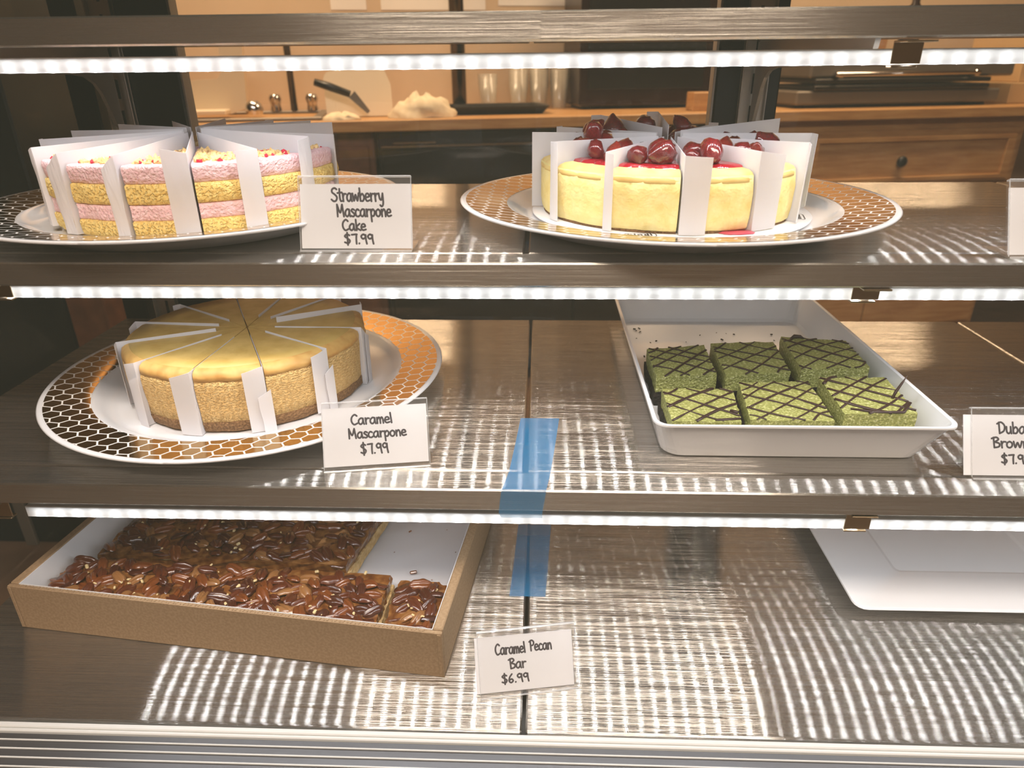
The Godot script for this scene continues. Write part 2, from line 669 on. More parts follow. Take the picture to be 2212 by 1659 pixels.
func shelf(label: String, y: float, zf: float, zr: float, face_h: float, ly: float, lz: float, clips: Array) -> void:
	var t := thing("display_shelf", label, "shelf", Vector3.ZERO, 0.0, "steel shelves of the display case")
	for r in panel_ranges():
		var st := mb()
		bx(st, Vector3(r[0], y - 0.012, -0.4725), Vector3(r[1], y, zr - 0.0012), 0.0012)
		part(st, "shelf_panel", M.steel, t)
	var st := mb()
	bx(st, Vector3(CASE_L + 0.004, y - 0.0022, zr + 0.0012), Vector3(CASE_R - 0.004, y, zf - 0.0015), 0.0007)
	part(st, "rail_top", M.steel, t)
	st = mb()
	bx(st, Vector3(CASE_L + 0.004, y - face_h, zf - 0.0030), Vector3(CASE_R - 0.004, y + 0.0002, zf), 0.0012)
	bx(st, Vector3(CASE_L + 0.004, y - 0.012, zr + 0.0012), Vector3(CASE_R - 0.004, y - 0.0022, zr + 0.0030), 0.0004)
	bx(st, Vector3(CASE_L + 0.004, y - face_h, zf - 0.008), Vector3(CASE_R - 0.004, y - face_h + 0.0012, zf - 0.0030), 0.0004)
	part(st, "front_rail", M.steel_face, t)
	led_strip(t, -0.447, CASE_R - 0.02, ly, lz)
	for x in clips:
		st = mb()
		bx(st, Vector3(x - 0.0105, ly + 0.0005, lz + 0.0004), Vector3(x + 0.0105, y - face_h - 0.0025, lz + 0.0016), 0.0003)
		bx(st, Vector3(x - 0.0105, y - face_h - 0.0030, lz + 0.0004), Vector3(x + 0.0105, y - face_h - 0.0016, zf - 0.001), 0.0003)
		bx(st, Vector3(x - 0.010, ly - 0.0022, lz - 0.006), Vector3(x + 0.0085, ly - 0.0008, lz + 0.0016), 0.0003)
		part(st, "strip_clip", M.nickel, t)
	for x in [-0.515, 0.2505]:
		st = mb()
		prism(st, bracket_outline(y - 0.0125), -x - 0.002, -x + 0.002, Transform3D(Basis(Vector3(0, 0, 1), Vector3(0, 1, 0), Vector3(-1, 0, 0)), Vector3.ZERO))
		part(st, "shelf_bracket", M.bracket, t)


func build_case() -> void:
	shelf("top steel shelf edge with a light strip hanging below it", SH0, -0.12, -0.16, 0.019, 1.1168, -0.142, [-0.43, 0.262])
	shelf("upper steel shelf carrying the pink layer cake and the berry cheesecake", SH1, -0.0905, -0.121, 0.0185, 0.9497, -0.111, [-0.44, 0.254])
	shelf("lower steel shelf carrying the caramel cheesecake and the green brownies", SH2, -0.0572, -0.0868, 0.020, 0.7628, -0.0690, [-0.47, 0.267])
	var t := thing("display_case", "glass fronted pastry display case with a steel floor", "display case")
	for r in panel_ranges():
		var st := mb()
		bx(st, Vector3(r[0], DECK - 0.012, BACK), Vector3(r[1], DECK, 0.0045), 0.0016)
		part(st, "deck_panel", M.steel, t)
	var st := mb()
	bx(st, Vector3(CASE_L, DECK - 0.06, BACK - 0.04), Vector3(CASE_R, DECK - 0.013, 0.060), 0.001)
	part(st, "deck_base", M.dark_steel, t)
	# white strips and ribbed aluminium sill along the front of the floor
	st = mb()
	bx(st, Vector3(CASE_L, DECK - 0.013, 0.0062), Vector3(CASE_R, DECK - 0.0012, 0.0112), 0.0008)
	part(st, "sill_strip", M.white_plastic, t)
	st = mb()
	bx(st, Vector3(CASE_L, DECK - 0.013, 0.0116), Vector3(CASE_R, DECK - 0.0022, 0.0148), 0.0008)
	part(st, "sill_strip", M.white_plastic, t)
	st = mb()
	bx(st, Vector3(CASE_L, DECK - 0.013, 0.0150), Vector3(CASE_R, DECK - 0.0045, 0.058), 0.0008)
	var sill := part(st, "ribbed_sill", M.alu, t)
	st = mb()
	bx(st, Vector3(CASE_L, 0, -0.0006), Vector3(CASE_R, 0.0016, 0.0006), 0.0004)
	var rib := done(st)
	for i in 5:
		part_mesh(rib, "rib", M.white_plastic, sill, Vector3(0, DECK - 0.0045, 0.0222 + i * 0.0082))
	st = mb()
	bx(st, Vector3(CASE_L, 0.08, BACK - 0.04), Vector3(CASE_R, DECK - 0.06, 0.050), 0.002)
	part(st, "lower_cabinet", M.black_metal, t)
	st = mb()
	bx(st, Vector3(CASE_L + 0.03, 0.0, BACK), Vector3(CASE_R - 0.03, 0.08, 0.0), 0.002)
	part(st, "plinth", M.black_metal, t)
	for x in [CASE_R]:
		st = mb()
		bx(st, Vector3(x, DECK - 0.06, BACK - 0.04), Vector3(x + 0.012, 1.262, 0.060), 0.001)
		part(st, "end_panel", M.black_metal, t)
	st = mb()
	bx(st, Vector3(CASE_L - 0.012, 1.245, BACK - 0.04), Vector3(CASE_R + 0.012, 1.275, -0.07), 0.003)
	part(st, "top_panel", M.dark_steel, t)
	# rear frame: posts with slotted standards, stile and rails, sliding glass doors
	for r in [[-0.507, -0.4375], [0.2075, 0.2825], [-0.580, -0.547]]:
		st = mb()
		bx(st, Vector3(r[0], DECK, -0.507), Vector3(r[1], 1.245, -0.484), 0.002)
		part(st, "rear_post", M.black, t)
	for r in [[-0.4375, -0.4345], [0.2045, 0.2075]]:
		st = mb()
		bx(st, Vector3(r[0], DECK, -0.506), Vector3(r[1], 1.245, -0.486), 0.0005)
		part(st, "post_trim", M.bracket, t)
	for x in [-0.515, 0.2505]:
		var ch := mb()
		bx(ch, Vector3(x - 0.0155, DECK, -0.4835), Vector3(x + 0.0155, 1.24, -0.481), 0.0004)
		bx(ch, Vector3(x - 0.0155, DECK, -0.481), Vector3(x - 0.0140, 1.24, -0.474), 0.0004)
		bx(ch, Vector3(x + 0.0140, DECK, -0.481), Vector3(x + 0.0155, 1.24, -0.474), 0.0004)
		var std := part(ch, "slotted_standard", M.standard, t)
		st = mb()
		bx(st, Vector3(-0.0018, 0, 0), Vector3(0.0018, 0.022, 0.0006), 0.0002)
		var slot := done(st)
		for i in 17:
			part_mesh(slot, "slot", M.black, std, Vector3(x, DECK + 0.03 + i * 0.035, -0.4812))
	st = mb()
	bx(st, Vector3(CASE_L, DECK, -0.507), Vector3(CASE_R, DECK + 0.03, -0.484), 0.002)
	part(st, "rear_rail", M.black, t)
	st = mb()
	bx(st, Vector3(CASE_L, 1.215, -0.507), Vector3(CASE_R, 1.245, -0.484), 0.002)
	part(st, "rear_rail", M.black, t)
	for r in [[-0.547, -0.507], [-0.4345, 0.2045], [0.2825, CASE_R]]:
		st = mb()
		var a := Vector3(r[0], DECK + 0.03, -0.496)
		var b := Vector3(r[1], 1.215, -0.496)
		quad(st, a, Vector3(b.x, a.y, a.z), b, Vector3(a.x, b.y, a.z))
		part(st, "rear_glass", M.door_glass, t)
	st = mb()
	quad(st, Vector3(CASE_L, DECK - 0.03, BACK - 0.03), Vector3(CASE_L, DECK - 0.03, 0.056), Vector3(CASE_L, 1.245, -0.07), Vector3(CASE_L, 1.245, BACK - 0.03))
	part(st, "end_glass", M.end_glass, t)
	# sloping front glass
	st = mb()
	var g0 := Vector3(CASE_L, DECK - 0.004, 0.0575)
	var g1 := Vector3(CASE_R, 1.245, -0.078)
	quad(st, g0, Vector3(g1.x, g0.y, g0.z), g1, Vector3(g0.x, g1.y, g1.z))
	part(st, "front_glass", M.glass, t)


# ---------------------------------------------------------------- plates, tray, box
func honeycomb() -> Array:
	# one period of a honeycomb: cells with points left and right; returns [colour, metal mask]
	var w := 192
	var h := 112
	var s := w / 3.0
	var gold := rgb(208, 168, 106)
	var white := rgb(246, 245, 243)
	var col := Image.create(w, h, false, Image.FORMAT_RGB8)
	var msk := Image.create(w, h, false, Image.FORMAT_RGB8)
	var ky := h / (s * sqrt(3.0))
	var cells := []
	for i in range(-1, 4):
		for j in range(-1, 4):
			cells.append(Vector2(i * 1.5 * s, (j + (0.5 if i % 2 != 0 else 0.0)) * sqrt(3.0) * s))
	for y in h:
		for x in w:
			var p := Vector2(x + 0.5, (y + 0.5) / ky)
			var best := 1e9
			for c in cells:
				var d: Vector2 = (p - c).abs()
				best = minf(best, maxf(d.y, d.x * 0.8660254 + d.y * 0.5))
			var edge := s * 0.8660254 - best
			var k := smoothstep(4.4, 6.2, edge)
			col.set_pixel(x, y, white.lerp(gold, k))
			msk.set_pixel(x, y, Color(k, k, k))
	return [ImageTexture.create_from_image(col), ImageTexture.create_from_image(msk)]


func honey_plate(at: Vector3, r: float, label: String) -> void:
	var k := r / 0.2
	var t := thing("honeycomb_plate", label, "plate", at, 0.0, "round white plates with a gold honeycomb rim")
	var st := mb(true)
	var P := [Vector2(0, 0.0065), Vector2(0.134, 0.0065), Vector2(0.140, 0.0076), Vector2(0.146, 0.0110), Vector2(0.151, 0.0145), Vector2(0.155, 0.0163), Vector2(0.162, 0.0178), Vector2(0.185, 0.0205), Vector2(0.196, 0.0219), Vector2(0.1988, 0.0221), Vector2(0.2, 0.0212), Vector2(0.1992, 0.0199), Vector2(0.195, 0.0188), Vector2(0.16, 0.0140), Vector2(0.15, 0.0070), Vector2(0.142, 0.0015), Vector2(0.138, 0.0), Vector2(0.132, 0.0), Vector2(0.128, 0.0022), Vector2(0, 0.0025)]
	var Q := []
	for p in P:
		Q.append(Vector2(p.x * k, p.y))
	lathe(st, Q, 128)
	part(st, "plate_body", M.porcelain, t)
	st = mb(true)
	Q = []
	for p in [Vector2(0.1555, 0.01670), Vector2(0.162, 0.0181), Vector2(0.185, 0.0208), Vector2(0.1945, 0.0220)]:
		Q.append(Vector2(p.x * k, p.y))
	lathe(st, Q, 128)
	var band := part(st, "honeycomb_band", M.honeycomb, t)
	band.set_meta("label", "metallic gold honeycomb print")


func build_plates() -> void:
	honey_plate(Vector3(0.1220, SH1, -0.2560), 0.197, "honeycomb rimmed plate under the berry topped cheesecake")
	honey_plate(Vector3(-0.3070, SH2, -0.2600), 0.202, "honeycomb rimmed plate under the caramel cheesecake")
	honey_plate(Vector3(-0.3330, SH1, -0.2600), 0.195, "honeycomb rimmed plate under the pink layer cake")
	square_plate()


func square_plate() -> void:
	# wide-rimmed square white plate, bottom right of the case
	var t := thing("square_plate", "empty white square plate with wide sloping rim on the case floor", "plate", Vector3(0.477, DECK, -0.286), 0.0)
	var rings := [[0.157, 0.0225, 0.012], [0.1575, 0.0210, 0.012], [0.155, 0.0190, 0.012], [0.10, 0.004, 0.02], [0.085, 0.0, 0.02]]
	var up := [[0.157, 0.0225, 0.012], [0.154, 0.0222, 0.012], [0.084, 0.0090, 0.006], [0.080, 0.0075, 0.006]]
	var st := mb()
	var F := func(q: Array) -> Array:
		var o := []
		for p in round_rect(q[0] * 2, q[0] * 2, q[2], 4):
			o.append(Vector3(p.x, q[1], -p.y))
		return o
	for set_ in [up, rings]:
		for i in set_.size() - 1:
			var a: Array = F.call(set_[i])
			var b: Array = F.call(set_[i + 1])
			for j in a.size():
				var j2: int = (j + 1) % a.size()
				if set_ == up:
					quad(st, a[j], a[j2], b[j2], b[j])
				else:
					quad(st, a[j], b[j], b[j2], a[j2])
		var last: Array = F.call(set_[set_.size() - 1])
		for j in range(1, last.size() - 1):
			if set_ == up:
				tri(st, last[0], last[j], last[j + 1])
			else:
				tri(st, last[0], last[j + 1], last[j])
	part(st, "plate_body", M.porcelain, t)


# ---------------------------------------------------------------- cakes cut into wedges
# a wedge about the +z axis, half angle h, cut from the closed profile (r, y) that starts and ends on the axis
func wedge(profile: Array, half: float, n: int, wob = null, caps := true) -> SurfaceTool:
	var st := mb()
	st.set_smooth_group(1)
	lathe(st, profile, n, -half, half, wob)
	st.set_smooth_group(-1)
	if caps:
		var poly := PackedVector2Array()
		for p in profile:
			poly.append(p)
		var idx := Geometry2D.triangulate_polygon(poly)
		for i in range(0, idx.size(), 3):
			var q := [poly[idx[i]], poly[idx[i + 1]], poly[idx[i + 2]]]
			if (q[1] - q[0]).cross(q[2] - q[0]) < 0:
				q = [q[0], q[2], q[1]]
			for s in [-1.0, 1.0]:
				var w := []
				for p in q:
					var v := Vector3(p.x * sin(half * s), p.y, p.x * cos(half * s))
					if wob != null and p.x > 0.001:
						v = wob.call(v)
					w.append(v)
				if s > 0:
					tri(st, w[0], w[1], w[2])
				else:
					tri(st, w[0], w[2], w[1])
	return st


func moved(st: SurfaceTool, by: Vector3) -> ArrayMesh:
	# the mesh with its origin moved, so that a wedge turns about its cake's middle but sits at its own base
	var m := done(st)
	var out := SurfaceTool.new()
	out.append_from(m, 0, Transform3D(Basis.IDENTITY, by))
	return out.commit()


const ALONG := ["first", "second", "third", "fourth", "fifth", "sixth", "seventh", "eighth", "ninth", "tenth", "eleventh", "twelfth", "thirteenth", "fourteenth", "fifteenth", "sixteenth"]


# a paper sheet standing in a cut: runs out along the cut and folds over the cake's side
func paper_mesh(r0: float, r1: float, flap: float, h0: float, h1: float, drop: float, low: float, slant: float, crumple := 0.0) -> ArrayMesh:
	# local frame: cut along +z, flap towards +x (or -x if flap < 0); h0 height at the inner end, h1 at the rim, drop: how much lower the flap's free edge starts, low: its lower end
	var st := mb()
	var total := (r1 - r0) + absf(flap)
	var nz := FastNoiseLite.new()
	nz.frequency = 60.0
	nz.seed = int(r1 * 1e5) + int(flap * 1e5)
	var R := func(u: float, v: float) -> Vector3:
		var z := lerpf(r0, r1, u)
		var y := v * lerpf(h0, h1, u)
		return Vector3(nz.get_noise_2d(z, y) * 0.0015 * crumple, y, z)
	sheet(st, 10, 6, R, 0.0003)
	if flap != 0.0:
		var L := func(u: float, v: float) -> Vector3:
			var a := flap / r1 * u
			var top := h1 - drop * u
			var y := lerpf(low * u, top, v)
			var k := r1 + slant * sin(u * PI * 0.5) * (0.4 + 0.6 * v) + nz.get_noise_2d(u * 0.02, y) * 0.005 * crumple
			return Vector3(k * sin(a), y, k * cos(a))
		sheet(st, 6, 6, L, 0.0003)
	return done(st)


func paper_thing(c: Vector3, deg: float, mesh: Mesh, label: String, group: String) -> void:
	var o := MeshInstance3D.new()
	o.mesh = mesh
	o.set_surface_override_material(0, M.paper)
	o.name = numbered("paper_divider")
	add_child(o)
	o.position = c + Vector3(0, 0.0005, 0)
	o.rotation.y = deg_to_rad(deg)
	o.set_meta("label", label)
	o.set_meta("category", "paper")
	o.set_meta("group", group)


func build_caramel_cheesecake() -> void:
	var c := Vector3(-0.3038, SH2 + 0.0066, -0.2512)
	var half := deg_to_rad(15.0) - 0.0035
	var off := 0.0018
	var nz := FastNoiseLite.new()
	nz.frequency = 45.0
	var wob := func(v: Vector3) -> Vector3:
		var k := Vector2(v.x, v.z).length() / 0.118
		return v + Vector3(v.x, 0, v.z).normalized() * nz.get_noise_3dv(v * Vector3(1, 2.0, 1)) * 0.0022 * k
	var crust := wedge([Vector2(0, 0.0130), Vector2(0.1140, 0.0130), Vector2(0.1152, 0.0110), Vector2(0.1148, 0.0025), Vector2(0.1115, 0.0), Vector2(0, 0)], half, 12, wob)
	var fill := wedge([Vector2(0, 0.0555), Vector2(0.1165, 0.0555), Vector2(0.1172, 0.048), Vector2(0.1165, 0.036), Vector2(0.1155, 0.022), Vector2(0.1148, 0.0122), Vector2(0, 0.0122)], half, 12, wob)
	var rim := wedge([Vector2(0.1080, 0.0642), Vector2(0.1118, 0.0632), Vector2(0.1150, 0.0610), Vector2(0.1168, 0.0578), Vector2(0.1172, 0.0535), Vector2(0.1120, 0.0535), Vector2(0.1080, 0.0560)], half, 12, wob)
	var top := wedge([Vector2(0, 0.0628), Vector2(0.05, 0.0632), Vector2(0.09, 0.0642), Vector2(0.1085, 0.0643), Vector2(0.1085, 0.0550), Vector2(0, 0.0550)], half, 12)
	var by := Vector3(0, 0, off)
	var meshes := [moved(crust, by), moved(fill, by), moved(rim, by), moved(top, by)]
	var where := ["at the front, just left of the widest paper flap", "at the front, between the two tall paper flaps", "at the front right, behind the price card", "at the right, just above the price card", "at the right rear", "at the rear, second from the right", "at the rear, third from the right", "at the rear, third from the left", "at the rear, second from the left", "at the left rear", "at the left, before the hidden rear ones", "at the front left"]
	for i in 12:
		var deg := -17.5 + 30.0 * i
		var t := thing("caramel_cheesecake_slice", "tan caramel cheesecake slice %s" % where[i], "cake slice", c, deg_to_rad(deg), "slices of the caramel cheesecake")
		part_mesh(meshes[0], "biscuit_crust", M.crust, t)
		part_mesh(meshes[1], "filling", M.caramel, t)
		part_mesh(meshes[2], "baked_rim", M.baked, t)
		part_mesh(meshes[3], "smooth_top", M.caramel_top, t)
	# papers: [angle, flap width (+ right), drop, low, height]
	var pw := [[-2.5, -0.0195, 0.006, 0.0003, 0.0635], [27.5, -0.0185, 0.004, 0.0003, 0.0645], [57.5, -0.0190, 0.003, 0.003, 0.0650], [87.5, 0.012, 0.012, 0.002, 0.0645], [117.5, 0.010, 0.0, 0.02, 0.069], [147.5, -0.008, 0.0, 0.02, 0.0655], [177.5, 0.008, 0.0, 0.02, 0.0655], [207.5, -0.008, 0.0, 0.02, 0.0650], [237.5, 0.008, 0.0, 0.02, 0.0655], [267.5, 0.012, 0.004, 0.01, 0.0660], [297.5, 0.016, 0.0, 0.004, 0.0665], [327.5, -0.020, 0.006, 0.0003, 0.0645]]
	var pl := ["in the front cut left of centre, full height flap", "in the front cut right of centre, flap folded twice", "behind the price card, flap with faint grey print", "at the right end of the caramel cheesecake", "sticking up at the right rear of the caramel cheesecake", "in a rear cut, short white line on top", "in the rear cut nearest the middle", "in the rear cut that gapes open", "in the left rear cut", "in the cut running straight left", "in the left cut with a pointed corner", "folded round the front left of the caramel cheesecake"]
	for i in 12:
		var a: Array = pw[i]
		paper_thing(c, a[0], paper_mesh(0.030, 0.1212, a[1], a[4] - 0.0005, a[4], a[2], a[3], 0.0012, 0.0), "white paper divider %s" % pl[i], "paper dividers of the caramel cheesecake")
	# second, shorter flaps folded over the first on the two front papers
	for d in [[27.5, -0.012, 0.030], [57.5, -0.0115, 0.036], [87.5, 0.011, 0.045], [327.5, -0.014, 0.040]]:
		var st := mb()
		var a0 := deg_to_rad(d[0])
		var L := func(u: float, v: float) -> Vector3:
			var a: float = a0 + 0.03 + d[1] / 0.123 * u * (1.0 if v > 0.5 else 0.9)
			var y := lerpf(-0.0005, d[2] + 0.012 - 0.006 * u, v)
			var k := 0.1232 + 0.0012 * u
			return Vector3(k * sin(a), y, k * cos(a))
		sheet(st, 4, 3, L, 0.0003)
		single(st, "paper_flap", M.paper, "short white paper flap %s" % ["over the front paper right of centre", "over the paper behind the price card", "at the right end of the caramel cheesecake", "low at the front left of the caramel cheesecake"][int(round(d[0] / 30.0 - 0.9)) % 4 if d[0] < 300 else 3], "paper", c, 0.0, "short paper flaps on the caramel cheesecake")


# ---------------------------------------------------------------- berry cheesecake
func berry_mesh(k: int) -> ArrayMesh:
	var r := RandomNumberGenerator.new()
	r.seed = 300 + k
	var nz := FastNoiseLite.new()
	nz.seed = 40 + k
	nz.frequency = 1.1
	var st := mb(true)
	var n := 14
	var m := 10
	var squash := [1.0, 0.85, 0.75][k % 3] as float
	var f := func(i: int, j: int) -> Vector3:
		var t := PI * j / m
		var a := TAU * (i % n) / n
		var rad := sin(t) * (1.0 - 0.46 * cos(t) * (1.0 if k % 2 == 0 else -0.4))
		var p := Vector3(rad * cos(a) * squash, cos(t) * 1.12, rad * sin(a)) * 0.92
		p *= 1.0 + 0.20 * nz.get_noise_3dv(p * 1.3) + 0.03 * sin(p.x * 16) * sin(p.y * 15) * sin(p.z * 16 + 1)
		return p
	for i in n:
		for j in m:
			var A: Vector3 = f.call(i, j)
			var B: Vector3 = f.call(i, j + 1)
			var C: Vector3 = f.call(i + 1, j + 1)
			var D: Vector3 = f.call(i + 1, j)
			if j == 0:
				tri(st, A, C, B)
			elif j == m - 1:
				tri(st, A, D, B)
			else:
				quad(st, A, D, C, B)
	return done(st)


func build_berry_cheesecake() -> void:
	var c := Vector3(0.1174, SH1 + 0.0085, -0.2520)
	# white cake board with its printed mark
	var bt := thing("cake_board", "thin white cake board under the berry topped cheesecake", "cake board", c + Vector3(0.003, 0, 0.002), 0.0)
	var st := mb(true)
	lathe(st, [Vector2(0, 0.0024), Vector2(0.1265, 0.0024), Vector2(0.1275, 0.0014), Vector2(0.127, 0.0004), Vector2(0, 0.0004)], 96)
	part(st, "board_disc", M.board, bt)
	for k in [[-0.040, 0.1140, 0.06], [0.107, 0.042, 1.35]]:
		logo(bt, Vector3(k[0], 0.0027, k[1]), k[2])
	c.y += 0.0026
	var half := deg_to_rad(15.0) - 0.009
	var nz := FastNoiseLite.new()
	nz.frequency = 40.0
	nz.seed = 5
	var wob := func(v: Vector3) -> Vector3:
		var k := Vector2(v.x, v.z).length() / 0.113
		return v + Vector3(v.x, 0, v.z).normalized() * nz.get_noise_3dv(v) * 0.0015 * k
	var by := Vector3(0, 0, 0.0025)
	var body := moved(wedge([Vector2(0, 0.0478), Vector2(0.090, 0.0478), Vector2(0.1005, 0.0470), Vector2(0.1130, 0.0440), Vector2(0.1140, 0.030), Vector2(0.1135, 0.012), Vector2(0.1120, 0.003), Vector2(0.1105, 0.0018), Vector2(0, 0.0018)], half, 12, wob), by)
	var rim := moved(wedge([Vector2(0.0985, 0.0484), Vector2(0.1060, 0.0477), Vector2(0.1106, 0.0459), Vector2(0.1128, 0.0438), Vector2(0.1136, 0.0412), Vector2(0.1135, 0.0390), Vector2(0.1080, 0.0390), Vector2(0.0985, 0.0450)], half, 12, wob), by)
	var base := moved(wedge([Vector2(0, 0.0022), Vector2(0.1108, 0.0022), Vector2(0.1108, 0.0), Vector2(0, 0.0)], half, 10), by)
	var gl := FastNoiseLite.new()
	gl.frequency = 3.0
	gl.seed = 9
	var berries := []
	for k in 5:
		berries.append(berry_mesh(k))
	var where := ["at the front left of the sauce pool", "at the front, widest of them", "at the front right beside the spilled sauce", "at the right with a crack across its side", "at the far right, leaning out", "at the right rear", "at the rear, right of the middle", "at the rear, left of the middle", "at the left rear", "at the far left", "at the left, second from the left paper", "at the front left between two narrow papers"]
	for i in 12:
		var deg := -18.5 + 30.0 * i
		var t := thing("berry_cheesecake_slice", "pale yellow cheesecake slice with glazed berries %s" % where[i], "cake slice", c, deg_to_rad(deg), "slices of the berry topped cheesecake")
		part_mesh(base, "biscuit_crust", M.crust, t)
		part_mesh(body, "filling", M.vanilla, t)
		part_mesh(rim, "baked_rim", M.vanilla_edge, t)
		# glaze pool with an uneven outer edge
		var edge := (0.097 if i in [0, 1, 2, 11] else 0.091) + 0.006 * gl.get_noise_1d(i * 7.3)
		var g := mb(true)
		var n := 14
		for s in n:
			var a0 := lerpf(-half, half, float(s) / n) * 0.98
			var a1 := lerpf(-half, half, float(s + 1) / n) * 0.98
			var e0 := edge + 0.007 * gl.get_noise_2d(i * 5.0, s * 0.09) + 0.003 * cos(float(s) / n * TAU)
			var e1 := edge + 0.007 * gl.get_noise_2d(i * 5.0, (s + 1) * 0.09) + 0.003 * cos(float(s + 1) / n * TAU)
			var ring0 := [Vector3(0, 0.0510, 0.004), Vector3((e0 - 0.008) * sin(a0), 0.0508, (e0 - 0.008) * cos(a0)), Vector3((e0 - 0.002) * sin(a0), 0.0500, (e0 - 0.002) * cos(a0)), Vector3(e0 * sin(a0), 0.0477, e0 * cos(a0))]
			var ring1 := [Vector3(0, 0.0510, 0.004), Vector3((e1 - 0.008) * sin(a1), 0.0508, (e1 - 0.008) * cos(a1)), Vector3((e1 - 0.002) * sin(a1), 0.0500, (e1 - 0.002) * cos(a1)), Vector3(e1 * sin(a1), 0.0477, e1 * cos(a1))]
			tri(g, ring0[0], ring0[1], ring1[1])
			for q in range(1, 3):
				quad(g, ring0[q], ring0[q + 1], ring1[q + 1], ring1[q])
		part(g, "glaze", M.glaze, t)
		var spots := [[0.084, -0.125, 0.0112], [0.083, 0.125, 0.0112], [0.059, 0.0, 0.0128], [0.038, 0.0, 0.0085]]
		if i == 1:
			spots = [[0.086, -0.165, 0.0085], [0.083, 0.055, 0.0145], [0.058, -0.03, 0.0120]]
		elif i == 0:
			spots = [[0.084, -0.130, 0.0108], [0.085, 0.098, 0.0138], [0.060, 0.02, 0.0125], [0.038, 0.0, 0.0085]]
		elif i == 3:
			spots = [[0.083, 0.03, 0.0155], [0.058, 0.02, 0.0120]]
		elif i > 3 and i < 10:
			spots = [[0.086, -0.120, 0.0118], [0.085, 0.122, 0.0116], [0.059, 0.01, 0.0130], [0.037, 0.0, 0.0085]]
		if i in [6, 7, 8, 9, 10]:
			spots += [[0.070, 0.0, 0.0140, 0.0105]]
		for s in spots:
			var b := part_mesh(berries[rng.randi() % 5], "berry", M.berries[rng.randi() % 3], t, Vector3(s[0] * sin(s[1]), 0.0505 + s[2] * 0.55 + (s[3] if s.size() > 3 else 0.0), s[0] * cos(s[1])))
			b.basis = Basis.from_euler(Vector3(rng.randf_range(-1.3, 1.3), rng.randf() * TAU, rng.randf_range(-0.8, 0.8))).scaled(Vector3.ONE * s[2] * 0.80)
	# papers [angle, rim radius, flap, height in, height at rim, drop, low, slant]
	var pw := [[-3.5, 0.1195, 0.0200, 0.064, 0.0600, 0.001, 0.0003, 0.003], [26.5, 0.1185, 0.0260, 0.064, 0.0615, 0.004, 0.0003, 0.002], [56.5, 0.1225, -0.0100, 0.064, 0.0640, 0.002, 0.0003, 0.004], [86.5, 0.1250, -0.0120, 0.066, 0.0660, 0.0, 0.004, 0.002], [116.5, 0.1290, 0.0, 0.068, 0.0740, 0.0, 0.0, 0.0], [146.5, 0.121, 0.010, 0.066, 0.067, 0.0, 0.0, 0.0], [176.5, 0.121, 0.012, 0.072, 0.077, 0.0, 0.0, 0.0], [206.5, 0.121, 0.012, 0.070, 0.075, 0.0, 0.0, 0.0], [236.5, 0.121, -0.010, 0.066, 0.067, 0.0, 0.0, 0.0], [266.5, 0.1250, 0.0, 0.066, 0.0670, 0.0, 0.0, 0.0], [296.5, 0.1210, 0.0140, 0.064, 0.0645, 0.0, 0.0003, 0.002], [326.5, 0.1195, 0.0085, 0.064, 0.0610, 0.001, 0.0003, 0.003]]
	var pl := ["at the front centre with a broad folded flap", "right of the front centre with a pale pink stain", "at the right with a narrow double fold", "at the right end, second from the outside", "at the far right, standing tallest", "at the right rear", "at the rear with a raised corner", "at the rear beside the raised corner", "at the left rear", "at the far left with a curled edge", "at the left with a long pointed flap", "left of the front centre with a slim fold"]
	for i in 12:
		var a: Array = pw[i]
		paper_thing(c, a[0], paper_mesh(0.012, a[1], a[2], a[3], a[4], a[5], a[6], a[7], 0.0), "berry cheesecake paper divider %s" % pl[i], "paper dividers of the berry cheesecake")
	# spilled sauce on the board
	st = mb(true)
	var pr := []
	var nn := 28
	for i in nn:
		var a := TAU * i / nn
		var rr := 1.0 + 0.18 * gl.get_noise_1d(i * 0.22 + 50.0) + 0.1 * sin(a * 2.0)
		pr.append(Vector3(cos(a) * 0.0150 * rr, 0, sin(a) * 0.0085 * rr))
	for i in nn:
		var p: Vector3 = pr[i]
		var q: Vector3 = pr[(i + 1) % nn]
		tri(st, Vector3(0, 0.0012, 0), q * 0.8 + Vector3(0, 0.0011, 0), p * 0.8 + Vector3(0, 0.0011, 0))
		quad(st, p * 0.8 + Vector3(0, 0.0011, 0), q * 0.8 + Vector3(0, 0.0011, 0), q, p)
	single(st, "sauce_puddle", M.sauce, "pink berry sauce spilled on the white cake board", "sauce", Vector3(0.158, c.y + 0.0002, -0.1435), 0.25)


